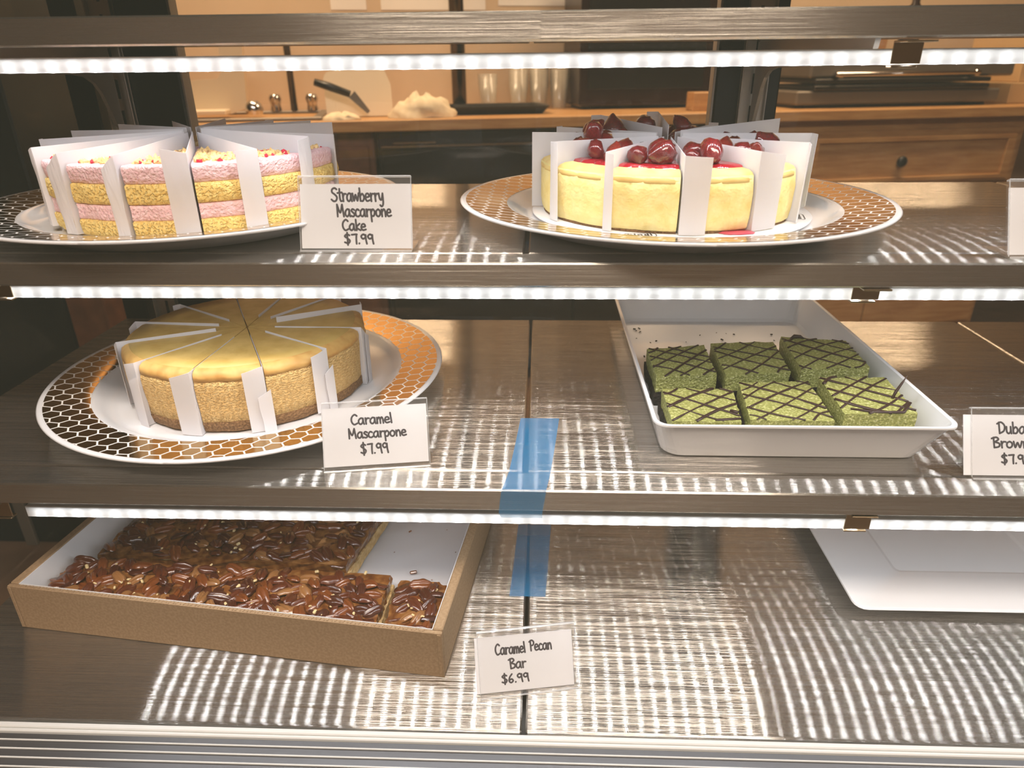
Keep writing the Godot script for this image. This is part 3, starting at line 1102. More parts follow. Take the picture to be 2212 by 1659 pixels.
# ---------------------------------------------------------------- printed mark on the cake board: a word in a rounded frame
func logo(parent: Node3D, at: Vector3, turn: float) -> void:
	var st := mb()
	var outer := round_rect(0.026, 0.012, 0.004, 4)
	var inner := round_rect(0.0246, 0.0106, 0.0034, 4)
	var n := outer.size()
	for i in n:
		var j := (i + 1) % n
		quad(st, Vector3(outer[i].x, 0, -outer[i].y), Vector3(outer[j].x, 0, -outer[j].y), Vector3(inner[j].x, 0, -inner[j].y), Vector3(inner[i].x, 0, -inner[i].y))
	var tm := TextMesh.new()
	tm.text = "bindi"
	tm.font = SystemFont.new()
	tm.font.font_names = PackedStringArray(["Droid Sans"])
	tm.font.font_weight = 700
	tm.font_size = 16
	tm.pixel_size = 0.00052
	tm.depth = 0.0001
	var m := SurfaceTool.new()
	m.begin(Mesh.PRIMITIVE_TRIANGLES)
	var o := part(st, "printed_mark", M.ink, parent, at)
	o.rotation.y = turn
	o.set_meta("label", "black printed mark, a word in a rounded frame")
	var w := MeshInstance3D.new()
	w.mesh = tm
	w.set_surface_override_material(0, M.ink)
	w.name = "printed_word"
	w.rotation.x = -PI / 2
	w.position = Vector3(0, 0.0001, 0)
	o.add_child(w, true)


# ---------------------------------------------------------------- pink layer cake
func crumbs_mesh(half: float, R: float, y: float, n: int, size: float, seed_: int, inner := 0.02) -> ArrayMesh:
	var r := RandomNumberGenerator.new()
	r.seed = seed_
	var st := mb()
	for i in n:
		var rad := sqrt(r.randf_range(inner * inner, R * R))
		var a := r.randf_range(-half, half) * 0.92
		var s := size * r.randf_range(0.5, 1.25)
		var lim := maxf(0.0, rad * sin(half) - s * 1.4)
		var c := Vector3(clampf(rad * sin(a), -lim, lim), y + s * r.randf_range(0.1, 0.7), rad * cos(a))
		var b := Basis.from_euler(Vector3(r.randf() * TAU, r.randf() * TAU, r.randf() * TAU))
		var v := []
		for d in [Vector3(1, 0, 0), Vector3(-1, 0, 0), Vector3(0, 1, 0), Vector3(0, -1, 0), Vector3(0, 0, 1), Vector3(0, 0, -1)]:
			v.append(c + b * (d * s * r.randf_range(0.6, 1.1)))
		for q in [[0, 2, 4], [2, 1, 4], [1, 3, 4], [3, 0, 4], [2, 0, 5], [1, 2, 5], [3, 1, 5], [0, 3, 5]]:
			tri(st, v[q[0]], v[q[1]], v[q[2]])
	return done(st)


func build_strawberry_cake() -> void:
	var c := Vector3(-0.3220, SH1 + 0.0088, -0.2520)
	var st := mb(true)
	lathe(st, [Vector2(0, 0.0022), Vector2(0.1205, 0.0022), Vector2(0.1215, 0.0012), Vector2(0.121, 0.0003), Vector2(0, 0.0003)], 96)
	single(st, "cake_board", M.gold_board, "thin gold cake board under the pink layer cake", "cake board", c)
	c.y += 0.0024
	var half := deg_to_rad(12.0) - 0.009
	var nz := FastNoiseLite.new()
	nz.frequency = 55.0
	nz.seed = 21
	var wob := func(v: Vector3) -> Vector3:
		var k := Vector2(v.x, v.z).length() / 0.13
		return v + Vector3(v.x, 0, v.z).normalized() * nz.get_noise_3dv(v) * 0.0024 * k
	var R := 0.1225
	var by := Vector3(0, 0, 0.003)
	var ring := func(r: float, y0: float, y1: float) -> Array:
		var ym := (y0 + y1) / 2
		return [Vector2(0, y1), Vector2(r * 0.5, y1), Vector2(r - 0.002, y1), Vector2(r, y1 - 0.0012), Vector2(r + 0.0004, lerpf(ym, y1, 0.4)), Vector2(r + 0.0004, ym), Vector2(r + 0.0003, lerpf(ym, y0, 0.4)), Vector2(r - 0.0002, y0 + 0.001), Vector2(r - 0.0015, y0), Vector2(0, y0)]
	var bot := moved(wedge(ring.call(R, 0.0, 0.0130), half, 10, wob), by)
	var cream := moved(wedge(ring.call(R - 0.0008, 0.0126, 0.0262), half, 10, wob), by)
	var mid := moved(wedge(ring.call(R + 0.0008, 0.0258, 0.0415), half, 10, wob), by)
	var cap := moved(wedge(ring.call(R - 0.0004, 0.0411, 0.0556), half, 10, wob), by)
	var crumbs := []
	var reds := []
	for k in 4:
		crumbs.append(crumbs_mesh(half, R - 0.007, 0.0550, 170, 0.0030, 70 + k))
		reds.append(crumbs_mesh(half, R - 0.003, 0.0556, 16, 0.0024, 90 + k, 0.085))
	var where := ["second from the left in front", "in the middle of the front", "in front, with a red berry piece on its edge", "at the right of the front, seen narrow", "at the far right, half hidden", "at the right, behind papers", "right rear", "rear, right of the middle", "rear, middle", "rear, left of the middle", "left rear", "at the left, behind papers", "at the far left, half hidden", "at the left end", "first from the left in front"]
	for i in 15:
		var deg := -14.0 + 24.0 * i
		var t := thing("layer_cake_slice", "pink and yellow layer cake slice %s" % where[i], "cake slice", c, deg_to_rad(deg), "slices of the pink layer cake")
		part_mesh(bot, "sponge", M.sponge, t)
		part_mesh(cream, "pink_cream", M.pink, t)
		part_mesh(mid, "sponge", M.sponge, t)
		part_mesh(cap, "pink_cream", M.pink, t)
		part_mesh(crumbs[i % 4], "crumb_topping", M.crumb, t).set_meta("kind", "stuff")
		part_mesh(reds[i % 4], "red_berry_crumbs", M.red_bit, t).set_meta("kind", "stuff")
	# papers [cut angle, rim radius, flap, height in, height at rim, drop, low, slant, crumple]
	var pw := [[-2.0, 0.1295, -0.0090, 0.070, 0.0635, 0.010, 0.0003, 0.004, 2.2], [22.0, 0.1290, -0.0185, 0.071, 0.0640, -0.004, 0.0003, 0.001, 0.5], [46.0, 0.1290, -0.0185, 0.070, 0.0635, 0.0, 0.0003, 0.001, 0.4], [70.0, 0.1300, -0.0170, 0.073, 0.0690, 0.002, 0.0003, 0.002, 1.2], [94.0, 0.1290, -0.010, 0.071, 0.066, 0.0, 0.0003, 0.002, 0.5], [118.0, 0.129, 0.0, 0.073, 0.073, 0.0, 0.0003, 0.0, 0.3], [142.0, 0.129, 0.0, 0.073, 0.072, 0.0, 0.0003, 0.0, 0.3], [166.0, 0.129, 0.010, 0.073, 0.071, 0.0, 0.0003, 0.0, 0.3], [190.0, 0.129, 0.0, 0.073, 0.073, 0.0, 0.0003, 0.0, 0.3], [214.0, 0.129, 0.0, 0.073, 0.072, 0.0, 0.0003, 0.0, 0.3], [238.0, 0.129, 0.0, 0.073, 0.072, 0.0, 0.0003, 0.0, 0.3], [262.0, 0.129, 0.0, 0.072, 0.070, 0.0, 0.0003, 0.0, 0.3], [286.0, 0.129, -0.008, 0.071, 0.067, 0.0, 0.0003, 0.0, 0.6], [310.0, 0.1295, -0.010, 0.070, 0.0650, 0.003, 0.0003, 0.002, 1.4], [334.0, 0.1295, -0.0120, 0.070, 0.0640, 0.012, 0.0003, 0.004, 2.2]]
	var pl := ["twisted, left of the middle", "broad and stained pink, in the middle", "broad and flat, right of the middle", "crumpled at its top, at the right", "narrow, at the right end", "standing at the right rear", "second in the right rear", "at the very rear", "right of the left rear", "middle of the left rear", "left of the left rear", "at the left, behind the others", "second at the left", "at the far left with a torn corner", "wavy, with a folded corner, at the left"]
	for i in 15:
		var a: Array = pw[i]
		paper_thing(c, a[0], paper_mesh(0.010, a[1], a[2], a[3], a[4], a[5], a[6], a[7], a[8] * 0.12), "layer cake paper divider %s" % pl[i], "paper dividers of the pink layer cake")


# ---------------------------------------------------------------- white tray with green brownies
func loop_at(w: float, d: float, r: float, y: float, zc := 0.0) -> Array:
	var o := []
	for p in round_rect(w, d, r, 6):
		o.append(Vector3(p.x, y, zc - p.y))
	return o


func skin(st: SurfaceTool, loops: Array, cap_first := true, cap_last := true) -> void:
	# loops listed from the outside bottom over the rim to the inside floor
	for i in loops.size() - 1:
		var a: Array = loops[i]
		var b: Array = loops[i + 1]
		var n := a.size()
		for j in n:
			var k := (j + 1) % n
			quad(st, a[j], a[k], b[k], b[j])
	if cap_first:
		var a: Array = loops[0]
		for j in range(1, a.size() - 1):
			tri(st, a[0], a[j + 1], a[j])
	if cap_last:
		var b: Array = loops[loops.size() - 1]
		for j in range(1, b.size() - 1):
			tri(st, b[0], b[j], b[j + 1])


# a slab with uneven sides over four corners (clockwise from the rear left: rear left, rear right, front right, front left)
func slab(st: SurfaceTool, q: Array, y0: float, y1: float, amp: float, n: int, seed_: int, top := true) -> void:
	var nz := FastNoiseLite.new()
	nz.frequency = 90.0
	nz.seed = seed_
	var f := func(u: float, v: float, y: float) -> Vector3:
		var a: Vector2 = q[0].lerp(q[1], u)
		var b: Vector2 = q[3].lerp(q[2], u)
		var p: Vector2 = a.lerp(b, v)
		var c: Vector2 = (q[0] + q[1] + q[2] + q[3]) / 4.0
		var e := maxf(absf(u - 0.5), absf(v - 0.5)) * 2.0
		var w := nz.get_noise_3d(p.x, y, p.y) * amp * pow(e, 6.0)
		var d := (p - c).normalized()
		return Vector3(p.x + d.x * w, y + nz.get_noise_2d(p.x * 0.5, p.y * 0.5) * amp * (0.7 if y > y0 + 0.001 else 0.0), p.y + d.y * w)
	for i in n:
		for j in n:
			var u0 := float(i) / n
			var u1 := float(i + 1) / n
			var v0 := float(j) / n
			var v1 := float(j + 1) / n
			if top:
				quad(st, f.call(u0, v1, y1), f.call(u1, v1, y1), f.call(u1, v0, y1), f.call(u0, v0, y1))
			quad(st, f.call(u0, v0, y0), f.call(u1, v0, y0), f.call(u1, v1, y0), f.call(u0, v1, y0))
	var m := 3
	for i in n:
		for k in m:
			var a := float(i) / n
			var b := float(i + 1) / n
			var h0 := lerpf(y0, y1, float(k) / m)
			var h1 := lerpf(y0, y1, float(k + 1) / m)
			quad(st, f.call(a, 1.0, h0), f.call(b, 1.0, h0), f.call(b, 1.0, h1), f.call(a, 1.0, h1))
			quad(st, f.call(b, 0.0, h0), f.call(a, 0.0, h0), f.call(a, 0.0, h1), f.call(b, 0.0, h1))
			quad(st, f.call(0.0, a, h0), f.call(0.0, b, h0), f.call(0.0, b, h1), f.call(0.0, a, h1))
			quad(st, f.call(1.0, b, h0), f.call(1.0, a, h0), f.call(1.0, a, h1), f.call(1.0, b, h1))


func build_brownies() -> void:
	var t := thing("serving_tray", "deep white serving tray with flared sides holding the green brownies", "tray", Vector3(0.2215, SH2, -0.2815), 0.0)
	var st := mb()
	skin(st, [loop_at(0.216, 0.330, 0.016, 0.0), loop_at(0.224, 0.338, 0.018, 0.0025), loop_at(0.228, 0.344, 0.018, 0.008), loop_at(0.246, 0.376, 0.014, 0.0400), loop_at(0.250, 0.382, 0.013, 0.0418), loop_at(0.2495, 0.3815, 0.013, 0.0432), loop_at(0.247, 0.379, 0.012, 0.0436), loop_at(0.243, 0.374, 0.011, 0.0428), loop_at(0.2255, 0.345, 0.014, 0.0095), loop_at(0.220, 0.339, 0.014, 0.0060)])
	part(st, "tray_body", M.porcelain, t)
	var Q := [
		[[0.1155, -0.1850], [0.1860, -0.1857], [0.1768, -0.1150], [0.1145, -0.1150]],
		[[0.1905, -0.1951], [0.2610, -0.2010], [0.2560, -0.1140], [0.1805, -0.1140]],
		[[0.2655, -0.1965], [0.3310, -0.1986], [0.3265, -0.1185], [0.2595, -0.1150]],
		[[0.1145, -0.2789], [0.1810, -0.2920], [0.1770, -0.2090], [0.1135, -0.2010]],
		[[0.1855, -0.2937], [0.2580, -0.3010], [0.2500, -0.2140], [0.1810, -0.2030]],
		[[0.2620, -0.3029], [0.3310, -0.2899], [0.3265, -0.2149], [0.2540, -0.2080]]]
	var top := [0.034, 0.036, 0.042, 0.037, 0.038, 0.043]
	var lab := ["front left green brownie, drizzle thick at its front edge", "front middle green brownie with an even lattice of chocolate", "front right green brownie with a chocolate spike standing up", "rear left green brownie with a smooth cut front side", "rear middle green brownie with thin chocolate lattice", "rear right green brownie with a chocolate blob at its back edge"]
	for i in 6:
		var c := Vector2.ZERO
		for p in Q[i]:
			c += Vector2(p[0], p[1]) / 4.0
		var h: float = top[i] - 0.0066
		var q := []
		for p in Q[i]:
			q.append(Vector2(p[0], p[1]) - c)
		var b := thing("green_brownie", lab[i], "brownie", Vector3(c.x, SH2 + 0.0064, c.y), 0.0, "green topped brownies in the white tray")
		st = mb()
		slab(st, q.map(func(p): return p * (0.955 if i in [2, 5] else 0.985)), 0.0, h * 0.46, 0.0026, 12, 30 + i)
		part(st, "brownie_base", M.brownie, b)
		st = mb()
		slab(st, q.map(func(p): return p * (0.94 if i in [2, 5] else 0.948)), h * 0.44, h, 0.0016, 14, 40 + i)
		part(st, "green_cream", M.matcha, b)
		part(drizzle(q, h + 0.0002, i), "chocolate_drizzle", M.chocolate, b)
	# crumbs left behind in the tray
	var r := RandomNumberGenerator.new()
	r.seed = 8
	st = mb()
	for i in 26:
		var p := Vector3(r.randf_range(0.126, 0.315), SH2 + 0.0075, r.randf_range(-0.42, -0.33))
		if i < 8:
			p = Vector3(r.randf_range(0.120, 0.135), SH2 + 0.0075, r.randf_range(-0.43, -0.32))
		var s := r.randf_range(0.0006, 0.0017)
		box(st, p, Vector3(s * 2.2, s, s * 1.4), s * 0.3, Basis.from_euler(Vector3(r.randf() * 0.4, r.randf() * TAU, r.randf() * 0.4)))
	for i in 190:
		var u := r.randf()
		var p := Vector3(lerpf(0.122, 0.312, u), 0.0, lerpf(-0.196, -0.204, u) + r.randf_range(-0.004, 0.003))
		if i % 3 == 1:
			p = Vector3(lerpf(0.1805, 0.1825, u) + r.randf_range(-0.002, 0.002), 0.0, lerpf(-0.124, -0.28, u))
		elif i % 3 == 2:
			p = Vector3(lerpf(0.2575, 0.2600, u) + r.randf_range(-0.002, 0.002), 0.0, lerpf(-0.124, -0.29, u))
		var s := r.randf_range(0.0012, 0.0026)
		p.y = SH2 + 0.0066 + s * 1.2 + r.randf_range(0.0, 0.007)
		box(st, p, Vector3(s * 1.6, s * 1.2, s * 1.4), s * 0.35, Basis.from_euler(Vector3(r.randf(), r.randf() * TAU, r.randf())))
	var o := single(st, "brownie_crumbs", M.brownie, "dark brownie crumbs between the green brownies and on the tray", "crumbs")
	o.set_meta("kind", "stuff")


func drizzle(q: Array, y: float, k: int) -> SurfaceTool:
	var r := RandomNumberGenerator.new()
	r.seed = 600 + k
	var st := mb(true)
	var at := func(u: float, v: float) -> Vector2: return q[0].lerp(q[1], u).lerp(q[3].lerp(q[2], u), v)
	var clip := func(p: Vector2, d: Vector2) -> Array:
		var lo := -9.0
		var hi := 9.0
		for ax in 2:
			if absf(d[ax]) < 1e-5:
				continue
			var a := (0.03 - p[ax]) / d[ax]
			var b := (0.97 - p[ax]) / d[ax]
			lo = maxf(lo, minf(a, b))
			hi = minf(hi, maxf(a, b))
		return [lo, hi]
	for fam in 2:
		var n := [[5, 5], [6, 6], [5, 6], [6, 6], [5, 6], [6, 5]][k][fam] as int
		for i in n:
			var slope := (0.80 if fam == 0 else -0.62) + r.randf_range(-0.14, 0.14)
			var d := Vector2(1.0, -slope).normalized()
			var p := Vector2(0.5, (i + 0.5) / n * 1.7 - 0.35 + r.randf_range(-0.05, 0.05))
			var c: Array = clip.call(p, d)
			if c[1] - c[0] < 0.15:
				continue
			var pts := PackedVector3Array()
			var rad := []
			var w := r.randf_range(0.0008, 0.0014) * (1.5 if k in [0, 2] and r.randf() < 0.4 else 1.0)
			var bend := r.randf_range(-0.05, 0.05)
			for s in 9:
				var tt := lerpf(c[0], c[1], s / 8.0)
				var uv := p + d * tt + Vector2(0, bend * sin(s / 8.0 * PI))
				uv = uv.clamp(Vector2(0.02, 0.02), Vector2(0.98, 0.98))
				var a: Vector2 = at.call(uv.x, uv.y)
				pts.append(Vector3(a.x, y + 0.0003, a.y))
				rad.append(w * r.randf_range(0.85, 1.2))
			tube(st, pts, rad, 6, 0.6)
	if k == 2:
		var a: Vector2 = at.call(0.80, 0.62)
		tube(st, PackedVector3Array([Vector3(a.x, y, a.y), Vector3(a.x + 0.003, y + 0.006, a.y - 0.002), Vector3(a.x + 0.007, y + 0.014, a.y - 0.003), Vector3(a.x + 0.010, y + 0.021, a.y - 0.003)]), [0.0012, 0.0016, 0.0014, 0.0003], 6, 0.6)
		var b: Vector2 = at.call(0.45, 0.95)
		tube(st, PackedVector3Array([Vector3(b.x - 0.02, y + 0.0004, b.y - 0.006), Vector3(b.x, y + 0.0006, b.y), Vector3(b.x + 0.022, y + 0.0006, b.y), Vector3(b.x + 0.034, y + 0.003, b.y - 0.014)]), [0.0014, 0.0017, 0.0018, 0.0012], 6, 0.6)
	if k == 0:
		var b: Vector2 = at.call(0.62, 0.94)
		tube(st, PackedVector3Array([Vector3(b.x, y + 0.0004, b.y), Vector3(b.x + 0.012, y + 0.0005, b.y - 0.001), Vector3(b.x + 0.022, y + 0.0005, b.y - 0.003)]), [0.0016, 0.0018, 0.0015], 6, 0.5)
		b = at.call(0.86, 0.68)
		tube(st, PackedVector3Array([Vector3(b.x, y + 0.0004, b.y), Vector3(b.x + 0.006, y + 0.0005, b.y + 0.004)]), [0.0017, 0.0022], 6, 0.5)
	if k == 5:
		var b: Vector2 = at.call(0.22, 0.06)
		tube(st, PackedVector3Array([Vector3(b.x - 0.004, y, b.y), Vector3(b.x, y + 0.002, b.y - 0.001), Vector3(b.x + 0.006, y + 0.002, b.y), Vector3(b.x + 0.01, y, b.y + 0.001)]), [0.001, 0.0028, 0.0024, 0.001], 6, 0.8)
	return st


# ---------------------------------------------------------------- cardboard box of pecan bars
func pecan_mesh(k: int) -> ArrayMesh:
	# half a pecan: two ridged lobes either side of a groove, long axis x, unit half length
	var st := mb(true)
	var nu := 14
	var nv := 12
	var f := func(i: int, j: int) -> Vector3:
		var u := -1.0 + 2.0 * i / nu
		var a := PI * j / nv
		var w := pow(maxf(0.0, 1.0 - pow(absf(u), 2.3)), 0.55)
		var x := cos(a)
		var ridge := 0.06 * sin(x * 11.0 + k) * w
		var groove := 0.24 * exp(-pow(x / 0.16, 2.0)) * w
		var y := sin(a) * 0.42 * w - groove * sin(a) + ridge * sin(a)
		return Vector3(u, y, x * 0.52 * w * (1.0 + 0.08 * sin(u * 7.0 + k * 2.0)))
	for i in nu:
		for j in nv:
			quad(st, f.call(i, j), f.call(i + 1, j), f.call(i + 1, j + 1), f.call(i, j + 1))
		quad(st, f.call(i, 0), f.call(i, nv), f.call(i + 1, nv), f.call(i + 1, 0))
	return done(st)


func pecan_bar(label: String, o: Vector3, turn: float, q: Array, seed_: int, n: int, floor_y: float, h: float) -> void:
	# q: corners in the box's own axes
	var c := Vector2.ZERO
	for p in q:
		c += p / 4.0
	var b := Basis(Vector3.UP, turn)
	var t := thing("pecan_bar", label, "pecan bar", o + b * Vector3(c.x, floor_y, c.y), turn, "pecan bars in the cardboard box")
	var w := q.map(func(p): return p - c)
	var st := mb()
	slab(st, w, 0.0, h * 0.5, 0.0022, 14, seed_)
	part(st, "shortbread", M.shortbread, t)
	st = mb()
	slab(st, w.map(func(p): return p * 0.99), h * 0.48, h, 0.0035, 18, seed_ + 1)
	part(st, "caramel", M.toffee, t)
	var r := RandomNumberGenerator.new()
	r.seed = seed_
	var tries := 0
	var put := []
	while put.size() < n and tries < n * 14:
		tries += 1
		var mu: float = 0.0065 / w[0].distance_to(w[1])
		var mv: float = 0.0065 / w[0].distance_to(w[3])
		var u := r.randf_range(mu, 1.0 - mu)
		var v := r.randf_range(mv, 1.0 - mv)
		var p: Vector2 = w[0].lerp(w[1], u).lerp(w[3].lerp(w[2], u), v)
		var near := false
		for k in put:
			if k.distance_squared_to(p) < 0.00009:
				near = true
				break
		if near:
			continue
		put.append(p)
		var s := r.randf_range(0.0088, 0.0130)
		var flip := r.randf() < 0.2
		var e := Basis.from_euler(Vector3(r.randf_range(-0.5, 0.5) + (PI if flip else 0.0), r.randf() * TAU, r.randf_range(-0.35, 0.35)))
		var m: Material = M.pecans[[0, 0, 1, 1, 2, 2, 0, 3][r.randi() % 8]]
		var x := part_mesh(M.pecan_meshes[r.randi() % 3], "pecan", m, t, Vector3(p.x, h + r.randf_range(-0.001, 0.0022), p.y))
		x.basis = e.scaled(Vector3.ONE * s)
	# broken white nut pieces
	st = mb()
	for i in int(n * 0.22):
		var p: Vector2 = w[0].lerp(w[1], r.randf_range(0.03, 0.97)).lerp(w[3].lerp(w[2], r.randf_range(0.0, 1.0)), r.randf_range(0.05, 0.95))
		var s := r.randf_range(0.0008, 0.0022)
		box(st, Vector3(p.x, h + r.randf_range(0.002, 0.0048), p.y), Vector3(s * 2.4, s * 1.1, s * 1.5), s * 0.4, Basis.from_euler(Vector3(r.randf(), r.randf() * TAU, r.randf())))
	part(st, "nut_chips", M.nut_flesh, t).set_meta("kind", "stuff")


func build_pecan_box() -> void:
	var o := Vector3(-0.526, DECK, -0.1026)
	var turn := deg_to_rad(-6.74)
	var W := 0.4435
	var D := 0.33
	var H := 0.054
	var t := thing("cardboard_box", "shallow open brown cardboard box lined with white, holding pecan bars", "box", o, turn)
	var st := mb()
	bx(st, Vector3(0.001, 0.0006, -D + 0.001), Vector3(W - 0.001, 0.0036, -0.001), 0.0003)
	part(st, "box_bottom", M.kraft, t)
	st = mb()
	bx(st, Vector3(0.0, 0.0004, -0.0042), Vector3(W, H, 0.0), 0.0006)
	part(st, "front_wall", M.kraft, t)
	st = mb()
	bx(st, Vector3(0.0, 0.0004, -D), Vector3(W, H, -D + 0.0042), 0.0006)
	part(st, "back_wall", M.kraft, t)
	for x in [0.0, W - 0.0095]:
		st = mb()
		bx(st, Vector3(x, 0.0004, -D + 0.0045), Vector3(x + 0.0095, H + 0.0008, -0.0045), 0.0010)
		part(st, "side_wall", M.kraft, t)
	for x in [0.0008, W - 0.0042]:
		st = mb()
		bx(st, Vector3(x, 0.002, 0.0001), Vector3(x + 0.0034, H - 0.001, 0.0011), 0.0003)
		part(st, "corner_tab", M.kraft, t)
	# fluted edge of the corrugated card along the front rim
	st = mb()
	for i in 110:
		box(st, Vector3(0.012 + i * 0.0038, H + 0.0001, -0.0021), Vector3(0.0012, 0.0010, 0.0026), 0.0, Basis(Vector3.UP, 0.5 if i % 2 == 0 else -0.5))
	part(st, "fluting", M.kraft, t).set_meta("kind", "stuff")
	# white lining of floor and walls
	st = mb()
	bx(st, Vector3(0.0098, 0.0037, -D + 0.0045), Vector3(W - 0.0098, 0.0044, -0.0045), 0.0)
	bx(st, Vector3(0.0096, 0.0044, -D + 0.0045), Vector3(0.0101, H, -0.0045), 0.0)
	bx(st, Vector3(W - 0.0101, 0.0044, -D + 0.0045), Vector3(W - 0.0096, H, -0.0045), 0.0)
	bx(st, Vector3(0.0101, 0.0044, -0.0047), Vector3(W - 0.0101, H + 0.0006, -0.0043), 0.0)
	bx(st, Vector3(0.0101, 0.0044, -D + 0.0043), Vector3(W - 0.0101, H, -D + 0.0047), 0.0)
	part(st, "white_lining", M.kraft_white, t)
	# crinkled parchment on the floor
	st = mb(true)
	var nz := FastNoiseLite.new()
	nz.frequency = 16.0
	nz.fractal_octaves = 3
	var F := func(u: float, v: float) -> Vector3:
		var p := Vector3(lerpf(0.014, W - 0.013, u), 0.0, lerpf(-0.008, -D + 0.008, v))
		p.y = 0.0052 + absf(nz.get_noise_2d(p.x, p.z)) * 0.003
		return p
	sheet(st, 40, 30, F, 0.0002, false)
	var pm := single(st, "parchment", M.paper, "crinkled white parchment on the floor of the cardboard box", "paper", o, turn)
	M.pecan_meshes = [pecan_mesh(0), pecan_mesh(1), pecan_mesh(2)]
	var fy := 0.0088
	pecan_bar("large pecan slab at the back of the cardboard box", o, turn, [Vector2(0.030, -0.300), Vector2(0.327, -0.300), Vector2(0.3125, -0.1010), Vector2(0.0300, -0.0800)], 11, 270, fy, 0.024)
	pecan_bar("long pecan row along the front wall of the cardboard box", o, turn, [Vector2(0.0165, -0.0705), Vector2(0.3670, -0.0925), Vector2(0.3735, -0.0105), Vector2(0.0165, -0.0105)], 12, 210, fy, 0.026)
	pecan_bar("single pecan bar in the front right corner of the cardboard box", o, turn, [Vector2(0.3760, -0.0890), Vector2(0.4285, -0.0890), Vector2(0.4285, -0.0105), Vector2(0.3800, -0.0105)], 13, 34, fy, 0.024)
	st = mb()
	for p in [[0.377, -0.128, 0.003, 0.4], [0.352, -0.20, 0.0016, 1.0], [0.40, -0.12, 0.0008, 0.2], [0.36, -0.105, 0.0007, 2.0], [0.415, -0.17, 0.0007, 1.2], [0.395, -0.21, 0.0006, 0.3], [0.345, -0.16, 0.0006, 0.9]]:
		box(st, Vector3(p[0], 0.0088 + p[2] * 0.5, p[1]), Vector3(p[2] * 2.6, p[2], p[2] * 1.2), p[2] * 0.3, Basis(Vector3.UP, p[3]))
	single(st, "pecan_crumbs", M.pecans[2], "small brown pecan crumbs on the bare parchment", "crumbs", o, turn).set_meta("kind", "stuff")


